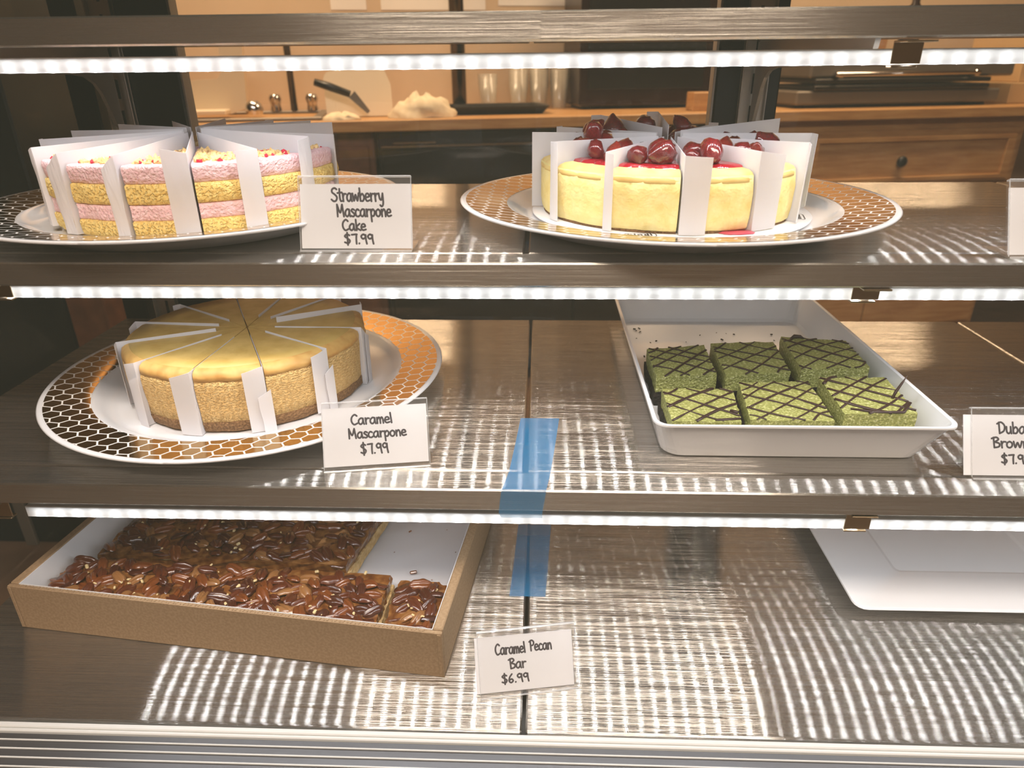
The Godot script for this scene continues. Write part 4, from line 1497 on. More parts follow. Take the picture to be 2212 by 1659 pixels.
# ---------------------------------------------------------------- handwritten price cards in clear holders
const GLYPHS := {
	"S": [0.80, [[0.75, 0.92, 0.52, 1.02, 0.22, 0.92, 0.18, 0.70, 0.48, 0.53, 0.72, 0.32, 0.60, 0.07, 0.30, 0.0, 0.04, 0.14]]],
	"t": [0.55, [[0.30, 0.95, 0.28, 0.30, 0.36, 0.03, 0.5, 0.02], [0.04, 0.64, 0.56, 0.68]]],
	"r": [0.52, [[0.10, 0.60, 0.14, 0.0], [0.13, 0.32, 0.28, 0.56, 0.50, 0.56]]],
	"a": [0.74, [[0.58, 0.52, 0.38, 0.62, 0.12, 0.42, 0.10, 0.14, 0.30, 0.0, 0.52, 0.2, 0.58, 0.56], [0.58, 0.58, 0.60, 0.2, 0.66, 0.0]]],
	"w": [0.86, [[0.05, 0.60, 0.18, 0.04, 0.40, 0.50, 0.60, 0.04, 0.80, 0.62]]],
	"b": [0.68, [[0.08, 1.0, 0.12, 0.02], [0.12, 0.38, 0.38, 0.58, 0.58, 0.32, 0.42, 0.03, 0.12, 0.04]]],
	"e": [0.62, [[0.08, 0.30, 0.50, 0.36, 0.42, 0.58, 0.18, 0.55, 0.06, 0.26, 0.22, 0.02, 0.56, 0.08]]],
	"y": [0.64, [[0.05, 0.60, 0.14, 0.2, 0.34, 0.12, 0.52, 0.58], [0.52, 0.60, 0.52, -0.16, 0.32, -0.40, 0.14, -0.30]]],
	"M": [0.98, [[0.10, 0.0, 0.13, 1.0], [0.13, 1.0, 0.44, 0.32, 0.74, 1.0], [0.74, 1.0, 0.86, 0.0]]],
	"s": [0.52, [[0.46, 0.54, 0.26, 0.62, 0.10, 0.48, 0.30, 0.32, 0.46, 0.14, 0.28, 0.0, 0.05, 0.05]]],
	"c": [0.58, [[0.50, 0.52, 0.30, 0.60, 0.08, 0.36, 0.14, 0.06, 0.38, 0.0, 0.54, 0.08]]],
	"p": [0.66, [[0.10, 0.58, 0.14, -0.42], [0.12, 0.36, 0.36, 0.60, 0.56, 0.38, 0.42, 0.05, 0.14, 0.06]]],
	"o": [0.66, [[0.34, 0.60, 0.10, 0.44, 0.10, 0.12, 0.32, 0.0, 0.54, 0.16, 0.54, 0.46, 0.34, 0.60]]],
	"n": [0.66, [[0.10, 0.58, 0.12, 0.0], [0.12, 0.34, 0.34, 0.60, 0.50, 0.46, 0.54, 0.0]]],
	"C": [0.76, [[0.70, 0.86, 0.46, 1.0, 0.14, 0.72, 0.10, 0.30, 0.34, 0.0, 0.70, 0.12]]],
	"k": [0.60, [[0.10, 1.0, 0.12, 0.0], [0.50, 0.62, 0.14, 0.28, 0.56, 0.0]]],
	"$": [0.76, [[0.60, 0.82, 0.36, 0.92, 0.12, 0.74, 0.34, 0.54, 0.60, 0.30, 0.42, 0.04, 0.08, 0.14], [0.38, 1.08, 0.37, -0.12]]],
	"7": [0.62, [[0.08, 0.88, 0.56, 0.92, 0.54, 0.86], [0.56, 0.92, 0.50, 0.45, 0.50, 0.0]]],
	".": [0.32, [[0.15, 0.02, 0.16, 0.04]]],
	"9": [0.68, [[0.52, 0.76, 0.32, 0.92, 0.08, 0.72, 0.24, 0.48, 0.50, 0.62, 0.54, 0.84], [0.54, 0.86, 0.54, 0.4, 0.60, 0.0]]],
	"6": [0.64, [[0.44, 0.95, 0.18, 0.62, 0.08, 0.22, 0.28, 0.0, 0.52, 0.18, 0.38, 0.40, 0.12, 0.28]]],
	"l": [0.30, [[0.08, 1.0, 0.15, 0.0]]],
	"m": [0.86, [[0.08, 0.58, 0.10, 0.0], [0.10, 0.34, 0.28, 0.60, 0.40, 0.44, 0.42, 0.0], [0.42, 0.36, 0.58, 0.60, 0.70, 0.44, 0.74, 0.0]]],
	"P": [0.64, [[0.12, 0.0, 0.10, 0.98], [-0.06, 0.88, 0.30, 1.02, 0.58, 0.84, 0.48, 0.56, 0.14, 0.50]]],
	"B": [0.72, [[0.15, 0.0, 0.12, 0.98], [-0.06, 0.88, 0.36, 1.0, 0.56, 0.80, 0.20, 0.54], [0.20, 0.54, 0.62, 0.40, 0.58, 0.10, 0.15, 0.0]]],
	"D": [0.82, [[0.16, 0.0, 0.12, 0.98], [-0.06, 0.86, 0.34, 1.0, 0.70, 0.70, 0.62, 0.24, 0.16, 0.0]]],
	"u": [0.68, [[0.08, 0.60, 0.10, 0.16, 0.30, 0.0, 0.50, 0.2, 0.52, 0.60], [0.52, 0.60, 0.58, 0.0]]],
	"i": [0.28, [[0.10, 0.55, 0.13, 0.0], [0.10, 0.85, 0.11, 0.87]]],
	" ": [0.40, []],
}


func smooth_line(a: Array) -> PackedVector2Array:
	var p := []
	for i in range(0, a.size(), 2):
		p.append(Vector2(a[i], a[i + 1]))
	if p.size() < 3:
		return PackedVector2Array(p)
	var o := PackedVector2Array()
	for i in p.size() - 1:
		var p0: Vector2 = p[maxi(i - 1, 0)]
		var p3: Vector2 = p[mini(i + 2, p.size() - 1)]
		for k in 5:
			o.append(p[i].cubic_interpolate(p[i + 1], p0, p3, k / 5.0))
	o.append(p[p.size() - 1])
	return o


# lines: [text, x0, x1, y of capitals, y of baseline], all as shares of the card
func card_texture(lines: Array, lean: float) -> ImageTexture:
	var W := 720
	var H := 404
	var ink := PackedFloat32Array()
	ink.resize(W * H)
	ink.fill(99.0)
	for l in lines:
		var text: String = l[0]
		var wide := 0.0
		for ch in text:
			wide += GLYPHS[ch][0]
		var sx: float = (l[2] - l[1]) * W / wide
		var sy: float = (l[4] - l[3]) * H
		var x: float = l[1] * W
		var base: float = l[4] * H
		for ch in text:
			for s in GLYPHS[ch][1]:
				var pts := smooth_line(s)
				for i in pts.size() - 1:
					var a := Vector2(x + pts[i].x * sx - lean * pts[i].y * sy, base - pts[i].y * sy)
					var b := Vector2(x + pts[i + 1].x * sx - lean * pts[i + 1].y * sy, base - pts[i + 1].y * sy)
					var ab := b - a
					var l2 := maxf(ab.length_squared(), 1e-6)
					for yy in range(maxi(0, int(minf(a.y, b.y)) - 9), mini(H, int(maxf(a.y, b.y)) + 10)):
						for xx in range(maxi(0, int(minf(a.x, b.x)) - 9), mini(W, int(maxf(a.x, b.x)) + 10)):
							var q := Vector2(xx, yy) - a
							var d := (q - ab * clampf(q.dot(ab) / l2, 0.0, 1.0)).length()
							if d < ink[yy * W + xx]:
								ink[yy * W + xx] = d
			x += GLYPHS[ch][0] * sx
	var data := PackedByteArray()
	data.resize(W * H * 3)
	var paper := rgb(240, 240, 243)
	var pen := rgb(44, 40, 46)
	for i in W * H:
		var k := 1.0 - smoothstep(5.2, 7.0, ink[i])
		var c := paper.lerp(pen, k * 0.96)
		data[i * 3] = int(c.r * 255)
		data[i * 3 + 1] = int(c.g * 255)
		data[i * 3 + 2] = int(c.b * 255)
	return ImageTexture.create_from_image(Image.create_from_data(W, H, false, Image.FORMAT_RGB8, data))


func price_card(at: Vector3, lean_back: float, yaw: float, shift: Vector2, roll: float, lines: Array, lean: float, label: String, holder_label: String) -> void:
	var tilt := deg_to_rad(lean_back)
	var W := 0.0905
	var H := 0.0570
	# holder: two clear leaves joined along the top, a foot behind and a lip in front
	var t := thing("card_holder", holder_label, "card holder", at, yaw, "clear card holders")
	var back := Basis(Vector3.RIGHT, -tilt)
	var st := mb()
	box(st, back * Vector3(0, H / 2, 0.0012) + Vector3(0, 0.001, 0), Vector3(W, H, 0.0009), 0.0002, back)
	part(st, "front_leaf", M.acrylic, t)
	st = mb()
	box(st, back * Vector3(0, H / 2, -0.0016) + Vector3(0, 0.001, 0), Vector3(W, H, 0.0012), 0.0002, back)
	part(st, "back_leaf", M.acrylic, t)
	st = mb()
	box(st, back * Vector3(0, H + 0.0004, -0.0002) + Vector3(0, 0.001, 0), Vector3(W, 0.0014, 0.0042), 0.0005, back)
	part(st, "top_fold", M.acrylic_edge, t)
	st = mb()
	bx(st, Vector3(-W / 2, 0.0002, -0.034), Vector3(W / 2, 0.0014, 0.0032), 0.0003)
	part(st, "foot", M.acrylic, t)
	st = mb()
	box(st, Vector3(0, 0.0012, 0.0032), Vector3(W, 0.0016, 0.0010), 0.0004)
	part(st, "bottom_lip", M.acrylic_edge, t)
	for s in [-1.0, 1.0]:
		st = mb()
		box(st, back * Vector3(s * (W / 2 - 0.0003), H / 2, 0.0012) + Vector3(0, 0.001, 0), Vector3(0.0005, H, 0.0010), 0.0001, back)
		part(st, "polished_edge", M.acrylic_edge, t)
	# the paper between the leaves
	var PW := 0.0895
	var PH := 0.0502
	var b := Basis(Vector3.UP, yaw) * back * Basis(Vector3.BACK, roll)
	var c := at + Basis(Vector3.UP, yaw) * (back * Vector3(shift.x, PH / 2 + 0.0015 + shift.y, -0.0003) + Vector3(0, 0.001, 0))
	st = mb()
	var q := func(x: float, y: float, z: float) -> Vector3: return Vector3(x * PW / 2, y * PH / 2, z * 0.00018)
	quad(st, q.call(-1, -1, 1), q.call(1, -1, 1), q.call(1, 1, 1), q.call(-1, 1, 1), Vector2(0, 1), Vector2(1, 1), Vector2(1, 0), Vector2(0, 0))
	var z := Vector2(0.01, 0.01)
	quad(st, q.call(1, -1, -1), q.call(-1, -1, -1), q.call(-1, 1, -1), q.call(1, 1, -1), z, z, z, z)
	for e in [[-1, -1, 1, -1], [1, -1, 1, 1], [1, 1, -1, 1], [-1, 1, -1, -1]]:
		quad(st, q.call(e[0], e[1], -1), q.call(e[2], e[3], -1), q.call(e[2], e[3], 1), q.call(e[0], e[1], 1), z, z, z, z)
	var m := mat(Color.WHITE, 0.75)
	if lines.size():
		m.albedo_texture = card_texture(lines, lean)
		m.texture_repeat = false
	else:
		m.albedo_color = rgb(240, 240, 243)
	var o := single(st, "price_card", m, label, "price card", c, 0.0, "handwritten price cards")
	o.basis = b


func build_cards() -> void:
	price_card(Vector3(-0.1466, SH1, -0.1265), 16.0, 0.0, Vector2(0.0005, 0.0), 0.0, [["Strawberry", 0.280, 0.752, 0.065, 0.265], ["Mascarpone", 0.325, 0.818, 0.315, 0.500], ["Cake", 0.370, 0.587, 0.550, 0.715], ["$7.99", 0.383, 0.655, 0.765, 0.925]], 0.06, "white price card reading Strawberry Mascarpone Cake", "clear holder of the card beside the pink layer cake")
	price_card(Vector3(-0.1378, SH2, -0.0890), 26.0, deg_to_rad(8.4), Vector2(-0.0008, 0.001), 0.0, [["Caramel", 0.275, 0.675, 0.125, 0.295], ["Mascarpone", 0.245, 0.800, 0.365, 0.530], ["$7.99", 0.352, 0.622, 0.625, 0.805]], 0.05, "price card reading Caramel Mascarpone before the caramel cheesecake", "clear holder of the card before the caramel cheesecake")
	price_card(Vector3(-0.0057, DECK, -0.0375), 26.0, deg_to_rad(10.0), Vector2(-0.0030, 0.0002), deg_to_rad(-0.8), [["Caramel", 0.205, 0.520, 0.140, 0.330], ["Pecan", 0.565, 0.790, 0.130, 0.315], ["Bar", 0.345, 0.515, 0.420, 0.600], ["$6.99", 0.255, 0.540, 0.690, 0.850]], 0.04, "price card reading Caramel Pecan Bar on the case floor", "clear holder of the card on the case floor")
	price_card(Vector3(0.4045, SH2, -0.0850), 26.0, 0.0, Vector2(-0.0062, 0.0), 0.0, [["Dubai", 0.315, 0.590, 0.120, 0.305], ["Brownie", 0.265, 0.690, 0.370, 0.540], ["$7.99", 0.340, 0.610, 0.645, 0.800]], 0.05, "price card reading Dubai Brownie at the right edge", "clear holder of the card right of the white tray")
	price_card(Vector3(0.3960, SH1, -0.1065), 24.0, 0.0, Vector2(0.0, 0.0), 0.0, [], 0.0, "blank end of a white card at the right edge of the upper shelf", "clear holder at the right edge of the upper shelf")


# ---------------------------------------------------------------- blue tape over the seams
func build_tape() -> void:
	var st := mb()
	var y := SH2 + 0.0005
	var L := [[-0.0170, 0.0206, y, -0.1840], [-0.0205, 0.0160, y, -0.1350], [-0.0243, 0.0112, y, -0.0870], [-0.0270, 0.0088, y, -0.0700], [-0.0292, 0.0072, y, -0.0585], [-0.0296, 0.0070, y - 0.0008, -0.0566], [-0.0310, 0.0055, y - 0.012, -0.0564], [-0.0320, 0.0040, y - 0.0215, -0.0560], [-0.0300, 0.0040, y - 0.0260, -0.0555]]
	ribbon(st, L)
	single(st, "blue_tape", M.tape, "translucent blue tape over the seam of the lower shelf", "tape")
	st = mb()
	y = DECK + 0.0005
	L = [[-0.0233, 0.0169, y, -0.2900], [-0.0245, 0.0155, y + 0.0015, -0.2650], [-0.0258, 0.0140, y + 0.0002, -0.2400], [-0.0268, 0.0125, y + 0.0016, -0.2150], [-0.0280, 0.0110, y, -0.1900], [-0.0296, 0.0092, y, -0.1616]]
	ribbon(st, L)
	single(st, "blue_tape", M.tape, "wrinkled translucent blue tape over the seam of the case floor", "tape")


func ribbon(st: SurfaceTool, L: Array) -> void:
	var n := L.size()
	var F := func(u: float, v: float) -> Vector3:
		var k := minf(v * (n - 1), n - 1.001)
		var i := int(k)
		var f := k - i
		var a: Array = L[i]
		var b: Array = L[i + 1]
		return Vector3(lerpf(lerpf(a[0], a[1], u), lerpf(b[0], b[1], u), f), lerpf(a[2], b[2], f), lerpf(a[3], b[3], f))
	sheet(st, 4, (n - 1) * 2, F, 0.0001, false)


# ---------------------------------------------------------------- what stands behind the case
const COUNTER := Vector3(0.5, 0, -2.15)     # a point of the back counter's front edge
const COUNTER_TURN := 0.2089


func background_materials() -> void:
	var w := noise_tex(0.02, 4, 256, [[0.0, rgb(176, 128, 78)], [0.5, rgb(196, 150, 96)], [1.0, rgb(210, 168, 114)]], 31)
	M.maple = mat(Color.WHITE, 0.45)
	M.maple.albedo_texture = w
	M.maple.uv1_triplanar = true
	M.maple.uv1_scale = Vector3(0.8, 7.0, 7.0)
	M.walnut = tex_mat(noise_tex(0.02, 4, 256, [[0.0, rgb(84, 50, 30)], [1.0, rgb(118, 74, 46)]], 32), 3.0, 0.5)
	M.dark_front = mat(Color(0.075, 0.062, 0.058), 0.3)
	M.maroon = mat(Color(0.14, 0.07, 0.06), 0.25)
	M.cream = mat(rgb(226, 208, 178), 0.45)
	M.cloth = tex_mat(noise_tex(0.05, 3, 128, [[0.0, rgb(222, 204, 170)], [1.0, rgb(240, 226, 198)]], 33), 8.0, 0.95)
	M.grey_metal = mat(Color(0.52, 0.49, 0.45), 0.45, 0.55)
	M.clear_cup = glass(0.25, Color(0.95, 0.92, 0.85), 0.2)
	M.carton = mat(rgb(206, 172, 124), 0.8)
	M.bag = mat(rgb(176, 128, 84), 0.7)
	M.dark_chrome = mat(Color(0.30, 0.28, 0.26), 0.18, 1.0)
	M.white_paper = mat(rgb(240, 236, 230), 0.8)


func counter_at(x: float, y: float, z: float) -> Vector3:
	return COUNTER + Basis(Vector3.UP, COUNTER_TURN) * Vector3(x, y, z)


func on_counter(called: String, label: String, category: String, x: float, y: float, z: float, turn := 0.0, group := "") -> Node3D:
	return thing(called, label, category, counter_at(x, y, z), COUNTER_TURN + turn, group)


func put_box(t: Node3D, called: String, m: Material, lo: Vector3, hi: Vector3, bevel := 0.003) -> MeshInstance3D:
	var st := mb()
	bx(st, lo, hi, bevel)
	return part(st, called, m, t)


func build_background() -> void:
	var st: SurfaceTool
	# worktop and the units under it
	var t := on_counter("worktop", "long pale maple worktop along the back wall", "worktop", 0, 0, 0)
	put_box(t, "top_board", M.maple, Vector3(-3.2, 0.924, -0.615), Vector3(3.0, 0.960, 0.0), 0.003)
	t = on_counter("base_cabinet", "maple cabinet with a drawer and a round dark knob under the worktop", "cabinet", 0, 0, 0, 0.0, "units under the back worktop")
	put_box(t, "cabinet_body", M.maple, Vector3(0.31, 0.09, -0.60), Vector3(1.40, 0.922, -0.045))
	put_box(t, "kick_board", M.walnut, Vector3(0.31, 0.0, -0.55), Vector3(1.40, 0.09, -0.08))
	var dr := put_box(t, "drawer", M.maple, Vector3(0.345, 0.69, -0.045), Vector3(1.365, 0.885, -0.022))
	put_box(dr, "drawer_frame", M.maple, Vector3(0.50, 0.845, -0.022), Vector3(1.345, 0.862, -0.012), 0.002)
	put_box(dr, "drawer_frame", M.maple, Vector3(0.50, 0.700, -0.022), Vector3(1.345, 0.717, -0.012), 0.002)
	put_box(dr, "drawer_frame", M.maple, Vector3(1.31, 0.717, -0.022), Vector3(1.345, 0.845, -0.012), 0.002)
	put_box(dr, "drawer_frame", M.maple, Vector3(0.50, 0.717, -0.022), Vector3(0.53, 0.845, -0.012), 0.002)
	st = mb(true)
	lathe(st, [Vector2(0, 0.030), Vector2(0.010, 0.029), Vector2(0.018, 0.024), Vector2(0.021, 0.017), Vector2(0.017, 0.010), Vector2(0.008, 0.006), Vector2(0.008, 0.0)], 20)
	var kn := part(st, "knob", M.black_metal, dr, Vector3(0.871, 0.774, -0.022))
	kn.rotation.x = PI / 2
	for x in [[0.345, 0.852], [0.858, 1.365]]:
		put_box(t, "door", M.maple, Vector3(x[0], 0.11, -0.045), Vector3(x[1], 0.675, -0.022))
	t = on_counter("undercounter_fridge", "dark undercounter fridge with steel trim line below the worktop", "fridge", 0, 0, 0, 0.0, "units under the back worktop")
	put_box(t, "fridge_body", M.dark_front, Vector3(-1.05, 0.02, -0.60), Vector3(0.30, 0.918, -0.06))
	put_box(t, "fridge_door", M.dark_front, Vector3(-1.04, 0.12, -0.06), Vector3(-0.38, 0.868, -0.02), 0.004)
	put_box(t, "fridge_door", M.dark_front, Vector3(-0.37, 0.12, -0.06), Vector3(0.29, 0.868, -0.02), 0.004)
	put_box(t, "trim_bar", M.nickel, Vector3(-1.04, 0.872, -0.03), Vector3(0.29, 0.879, -0.014), 0.002)
	put_box(t, "handle", M.nickel, Vector3(-1.00, 0.884, -0.022), Vector3(-0.86, 0.890, -0.008), 0.002)
	t = on_counter("base_cabinet", "dark walnut cabinet under the left end of the worktop", "cabinet", 0, 0, 0, 0.0, "units under the back worktop")
	put_box(t, "cabinet_body", M.walnut, Vector3(-3.1, 0.02, -0.60), Vector3(-1.06, 0.918, -0.05))
	put_box(t, "door", M.walnut, Vector3(-1.60, 0.12, -0.05), Vector3(-1.08, 0.88, -0.03))
	put_box(t, "door", M.walnut, Vector3(-2.15, 0.12, -0.05), Vector3(-1.63, 0.88, -0.03))
	# sink with tap
	t = on_counter("sink", "steel sink with a tall chrome tap let into the worktop", "sink", 0, 0.960, 0)
	st = mb()
	bx(st, Vector3(-1.72, 0.0004, -0.46), Vector3(-1.22, 0.010, -0.43), 0.002)
	bx(st, Vector3(-1.72, 0.0004, -0.08), Vector3(-1.22, 0.010, -0.05), 0.002)
	bx(st, Vector3(-1.72, 0.0004, -0.43), Vector3(-1.69, 0.010, -0.08), 0.002)
	bx(st, Vector3(-1.25, 0.0004, -0.43), Vector3(-1.22, 0.010, -0.08), 0.002)
	part(st, "sink_rim", M.grey_metal, t)
	st = mb(true)
	tube(st, PackedVector3Array([Vector3(-1.345, 0.01, -0.44), Vector3(-1.345, 0.25, -0.44), Vector3(-1.345, 0.30, -0.42), Vector3(-1.345, 0.31, -0.38), Vector3(-1.345, 0.28, -0.33)]), [0.013], 10)
	part(st, "tap", M.dark_chrome, t)
	for x in [-1.41, -1.28]:
		st = mb(true)
		lathe(st, [Vector2(0, 0.058), Vector2(0.018, 0.056), Vector2(0.024, 0.040), Vector2(0.018, 0.022), Vector2(0.022, 0.0)], 16)
		part(st, "tap_handle", M.chrome, t, Vector3(x, 0.0105, -0.445))
	st = mb(true)
	lathe(st, [Vector2(0, 0.046), Vector2(0.014, 0.044), Vector2(0.026, 0.032), Vector2(0.030, 0.016), Vector2(0.026, 0.0)], 18)
	var dome := single(st, "steel_dome", M.chrome, "small round steel dome beside the sink", "dome", counter_at(-1.455, 0.9705, -0.24), 0.0)
	# cream plastic shapes at the sink
	t = on_counter("dish_rack_tray", "cream plastic drainer with a tall right side behind the sink", "drainer", -1.60, 0.971, -0.30)
	st = mb()
	prism(st, PackedVector2Array([Vector2(-0.24, 0.0), Vector2(0.06, 0.0), Vector2(0.115, 0.02), Vector2(0.13, 0.22), Vector2(0.09, 0.24), Vector2(0.055, 0.235), Vector2(0.05, 0.13), Vector2(0.035, 0.112), Vector2(-0.24, 0.10)]), -0.02, 0.02)
	part(st, "drainer_side", M.cream, t)
	put_box(t, "drainer_base", M.cream, Vector3(-0.26, 0.0, 0.02), Vector3(0.06, 0.018, 0.10), 0.004)
	t = on_counter("cutting_board", "cream cutting board with rounded corners standing on the worktop", "cutting board", -1.095, 0.960, -0.16, 0.05)
	st = mb()
	var o := []
	o += arc(-0.085, 0.115, 0.03, 180, 90, 6)
	var pts := PackedVector2Array([Vector2(-0.115, 0.0), Vector2(0.105, 0.0), Vector2(0.105, 0.10), Vector2(0.085, 0.15)])
	o.reverse()
	for p in o:
		pts.append(p)
	prism(st, pts, -0.006, 0.006, Transform3D(Basis(Vector3.RIGHT, -0.22), Vector3(0, 0.002, 0)))
	part(st, "board", M.cream, t)
	t = on_counter("bread_knife", "knife with a black handle leaning before the cutting board", "knife", -1.13, 0.970, -0.11)
	st = mb(true)
	tube(st, PackedVector3Array([Vector3(-0.105, 0.102, 0), Vector3(-0.06, 0.088, 0.004), Vector3(0.005, 0.064, 0.008)]), [0.011, 0.013, 0.011], 8)
	part(st, "handle", M.black, t)
	st = mb()
	prism(st, PackedVector2Array([Vector2(0.0, 0.054), Vector2(0.055, 0.004), Vector2(0.065, 0.012), Vector2(0.02, 0.074)]), 0.006, 0.009)
	part(st, "blade", M.grey_metal, t)
	# towel, small cloth
	st = mb(true)
	var nz := FastNoiseLite.new()
	nz.frequency = 9.0
	nz.seed = 3
	var lump := func(w: float, h: float, d: float, seed_: float) -> SurfaceTool:
		var s := mb(true)
		var n := 22
		var m := 10
		var f := func(i: int, j: int) -> Vector3:
			var a := TAU * (i % n) / n
			var b := PI * 0.5 * j / m
			var k := 1.0 + 0.35 * nz.get_noise_3d(cos(a) * 0.13 + seed_, sin(a) * 0.13, b * 0.12)
			return Vector3(cos(a) * cos(b) * w * k, maxf(0.0, sin(b) * h * (1.0 + 0.5 * nz.get_noise_2d(cos(a) * cos(b) * 0.3 + seed_, sin(a) * 0.2))), sin(a) * cos(b) * d * k)
		for i in n:
			for j in m:
				if j == m - 1:
					tri(s, f.call(i, j), f.call(0, m), f.call(i + 1, j))
				else:
					quad(s, f.call(i, j), f.call(i, j + 1), f.call(i + 1, j + 1), f.call(i + 1, j))
		return s
	single(lump.call(0.105, 0.064, 0.06, 1.0), "kitchen_towel", M.cloth, "crumpled cream kitchen towel lying on the worktop", "towel", counter_at(-0.895, 0.9605, -0.09), COUNTER_TURN)
	single(lump.call(0.06, 0.022, 0.04, 5.0), "dish_cloth", M.cloth, "small flat cream cloth before the cutting board", "cloth", counter_at(-1.155, 0.9605, -0.05), COUNTER_TURN)
	# black tray, steel pipe, cups
	t = on_counter("black_tray", "low black plastic tray on the worktop", "tray", -0.62, 0.960, -0.24)
	st = mb()
	skin(st, [loop_at(0.30, 0.20, 0.02, 0.0005), loop_at(0.345, 0.24, 0.02, 0.026), loop_at(0.35, 0.245, 0.02, 0.027), loop_at(0.335, 0.23, 0.02, 0.025), loop_at(0.29, 0.19, 0.02, 0.004)])
	part(st, "tray_body", M.black, t)
	t = on_counter("steel_post", "shiny steel post rising from the worktop behind the black tray", "post", -0.735, 0.960, -0.42)
	st = mb(true)
	tube(st, PackedVector3Array([Vector3(0, 0.0005, 0), Vector3(0, 1.74, 0)]), [0.027], 16)
	part(st, "pipe", M.dark_chrome, t)
	st = mb(true)
	tube(st, PackedVector3Array([Vector3(0, 0.0005, 0), Vector3(0, 0.012, 0)]), [0.045], 16)
	part(st, "flange", M.chrome, t)
	var cup := mb(true)
	lathe(cup, [Vector2(0.026, 0.0), Vector2(0.036, 0.10), Vector2(0.038, 0.10), Vector2(0.028, 0.0)], 20)
	var cm := done(cup)
	var cl := ["leftmost stack of clear cups by the steel post", "second stack of clear cups from the steel post", "third stack of clear cups from the steel post", "stack of clear cups nearest the dark oven"]
	for i in 4:
		var s := on_counter("clear_cup_stack", cl[i], "cups", [-0.62, -0.50, -0.42, -0.34][i], 0.9605, -0.46, 0.0, "stacks of clear plastic cups")
		for k in [3, 5, 6, 5][i]:
			part_mesh(cm, "cup", M.clear_cup, s, Vector3(0, k * 0.013, 0))
	# dark oven, wooden block, press, boxes, bags
	t = on_counter("oven", "dark reddish oven with a glass front standing on the worktop", "oven", 0.0, 0.960, -0.30)
	put_box(t, "oven_body", M.maroon, Vector3(-0.30, 0.012, -0.26), Vector3(0.30, 0.48, 0.0), 0.006)
	put_box(t, "oven_glass", M.black, Vector3(-0.27, 0.07, 0.0), Vector3(0.18, 0.42, 0.006), 0.002)
	for x in [-0.26, 0.26]:
		put_box(t, "foot", M.black, Vector3(x - 0.02, 0.0005, -0.20), Vector3(x + 0.02, 0.012, -0.04), 0.002)
	t = on_counter("wooden_block", "small pale wooden block beside the oven", "block", 0.115, 0.9605, -0.13)
	put_box(t, "block", M.maple, Vector3(-0.052, 0.0, -0.03), Vector3(0.052, 0.062, 0.03), 0.003)
	t = on_counter("contact_grill", "grey steel contact grill with closed lid on the worktop", "grill", 0.88, 0.960, -0.24)
	put_box(t, "grill_base", M.grey_metal, Vector3(-0.42, 0.012, -0.18), Vector3(0.42, 0.060, 0.14), 0.006)
	put_box(t, "lower_plate", M.dark_steel, Vector3(-0.36, 0.061, -0.16), Vector3(0.36, 0.078, 0.15), 0.004)
	put_box(t, "upper_plate", M.dark_steel, Vector3(-0.36, 0.084, -0.16), Vector3(0.36, 0.100, 0.15), 0.004)
	put_box(t, "grill_lid", M.grey_metal, Vector3(-0.38, 0.102, -0.18), Vector3(0.46, 0.165, 0.14), 0.008)
	st = mb(true)
	tube(st, PackedVector3Array([Vector3(-0.30, 0.115, 0.175), Vector3(0.28, 0.115, 0.175)]), [0.008], 10)
	part(st, "handle_bar", M.chrome, t)
	for x in [-0.28, 0.27]:
		put_box(t, "handle_arm", M.chrome, Vector3(x - 0.01, 0.105, 0.139), Vector3(x + 0.01, 0.125, 0.18), 0.003)
	for x in [-0.38, 0.38]:
		put_box(t, "foot", M.black, Vector3(x - 0.02, 0.0005, -0.12), Vector3(x + 0.02, 0.012, 0.10), 0.002)
	t = on_counter("carton", "flat pale carton lying right of the contact grill", "carton", 1.62, 0.9605, -0.30, 0.0, "cartons on the worktop")
	put_box(t, "carton_body", M.carton, Vector3(-0.24, 0.0, -0.16), Vector3(0.26, 0.075, 0.16), 0.003)
	t = on_counter("carton", "taller pale carton standing on the flat carton", "carton", 1.66, 1.036, -0.32, 0.0, "cartons on the worktop")
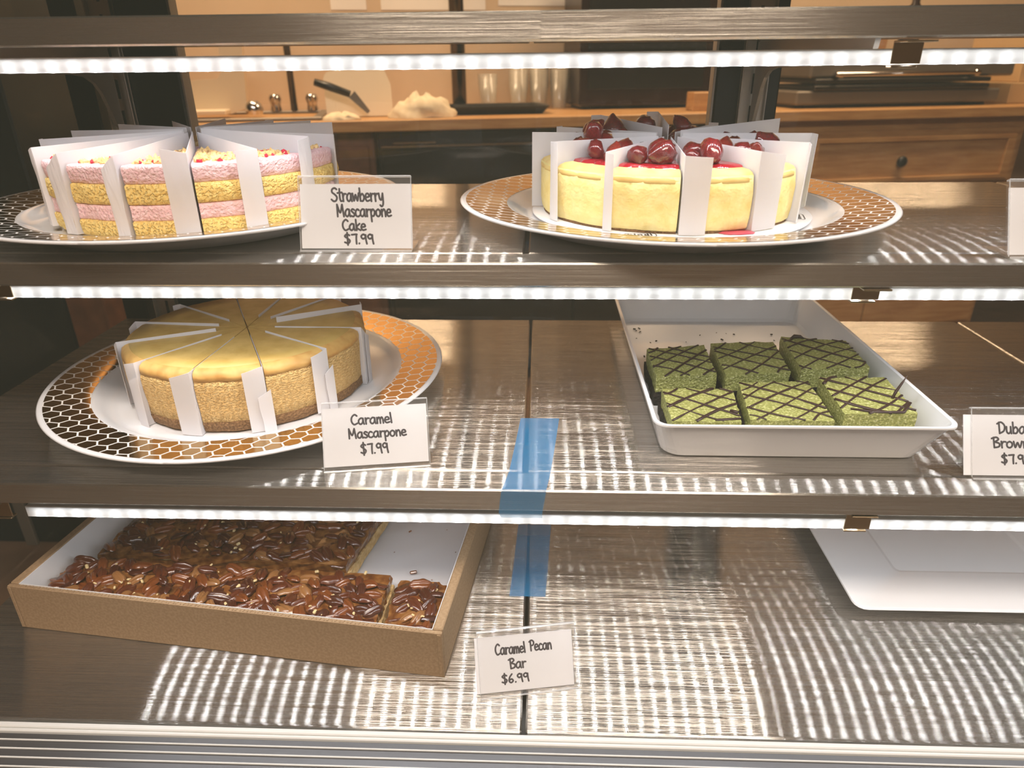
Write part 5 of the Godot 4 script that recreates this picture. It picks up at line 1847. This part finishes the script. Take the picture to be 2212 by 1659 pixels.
	put_box(t, "carton_body", M.carton, Vector3(-0.22, 0.0, -0.14), Vector3(0.24, 0.19, 0.14), 0.003)
	for b in [[0.64, 0.13, "left of two brown paper bags on the contact grill"], [0.82, 0.11, "right of two brown paper bags on the contact grill"]]:
		t = on_counter("paper_bag", b[2], "bag", b[0], 1.1255, -0.30, 0.1, "brown paper bags on the grill")
		st = mb()
		prism(st, PackedVector2Array([Vector2(-0.065, 0.0), Vector2(0.065, 0.0), Vector2(0.075, b[1]), Vector2(0.04, b[1] + 0.03), Vector2(-0.055, b[1] + 0.024), Vector2(-0.072, b[1])]), -0.05, 0.05)
		part(st, "bag_body", M.bag, t)
	t = on_counter("syrup_bottle", "dark red bottle standing on the contact grill", "bottle", 1.00, 1.1255, -0.28)
	st = mb(true)
	lathe(st, [Vector2(0, 0.25), Vector2(0.014, 0.25), Vector2(0.014, 0.19), Vector2(0.036, 0.15), Vector2(0.038, 0.004), Vector2(0.034, 0.0), Vector2(0, 0.0)], 20)
	part(st, "bottle_body", M.maroon, t)
	# notices on the wall
	for n in [[-1.12, 1.40, 0.066, 0.09, "small glossy white notice pinned to the back wall"], [-0.80, 1.41, 0.20, 0.10, "wide white notice pinned to the back wall"], [-0.30, 1.42, 0.25, 0.095, "long pale notice right of the others on the back wall"]]:
		st = mb()
		bx(st, Vector3(-n[2], -n[3], 0.0), Vector3(n[2], n[3], 0.0012), 0.0003)
		single(st, "wall_notice", M.white_paper, n[4], "notice", counter_at(n[0], n[1], -0.6195), COUNTER_TURN, "notices on the back wall")
	# dark tall cupboard seen through the left end glass
	t = thing("tall_cupboard", "tall black cupboard with a wooden edge left of the case", "cupboard", Vector3(-1.02, 0, -1.0))
	put_box(t, "cupboard_body", M.black, Vector3(-1.2, 0.0, -0.35), Vector3(-0.02, 2.1, 0.0), 0.004)
	put_box(t, "wood_edge", M.walnut, Vector3(-0.015, 0.0, -0.30), Vector3(0.07, 0.80, 0.004), 0.003)
	put_box(t, "metal_edge", M.grey_metal, Vector3(-0.30, 0.0, 0.0005), Vector3(-0.27, 2.1, 0.012), 0.002)
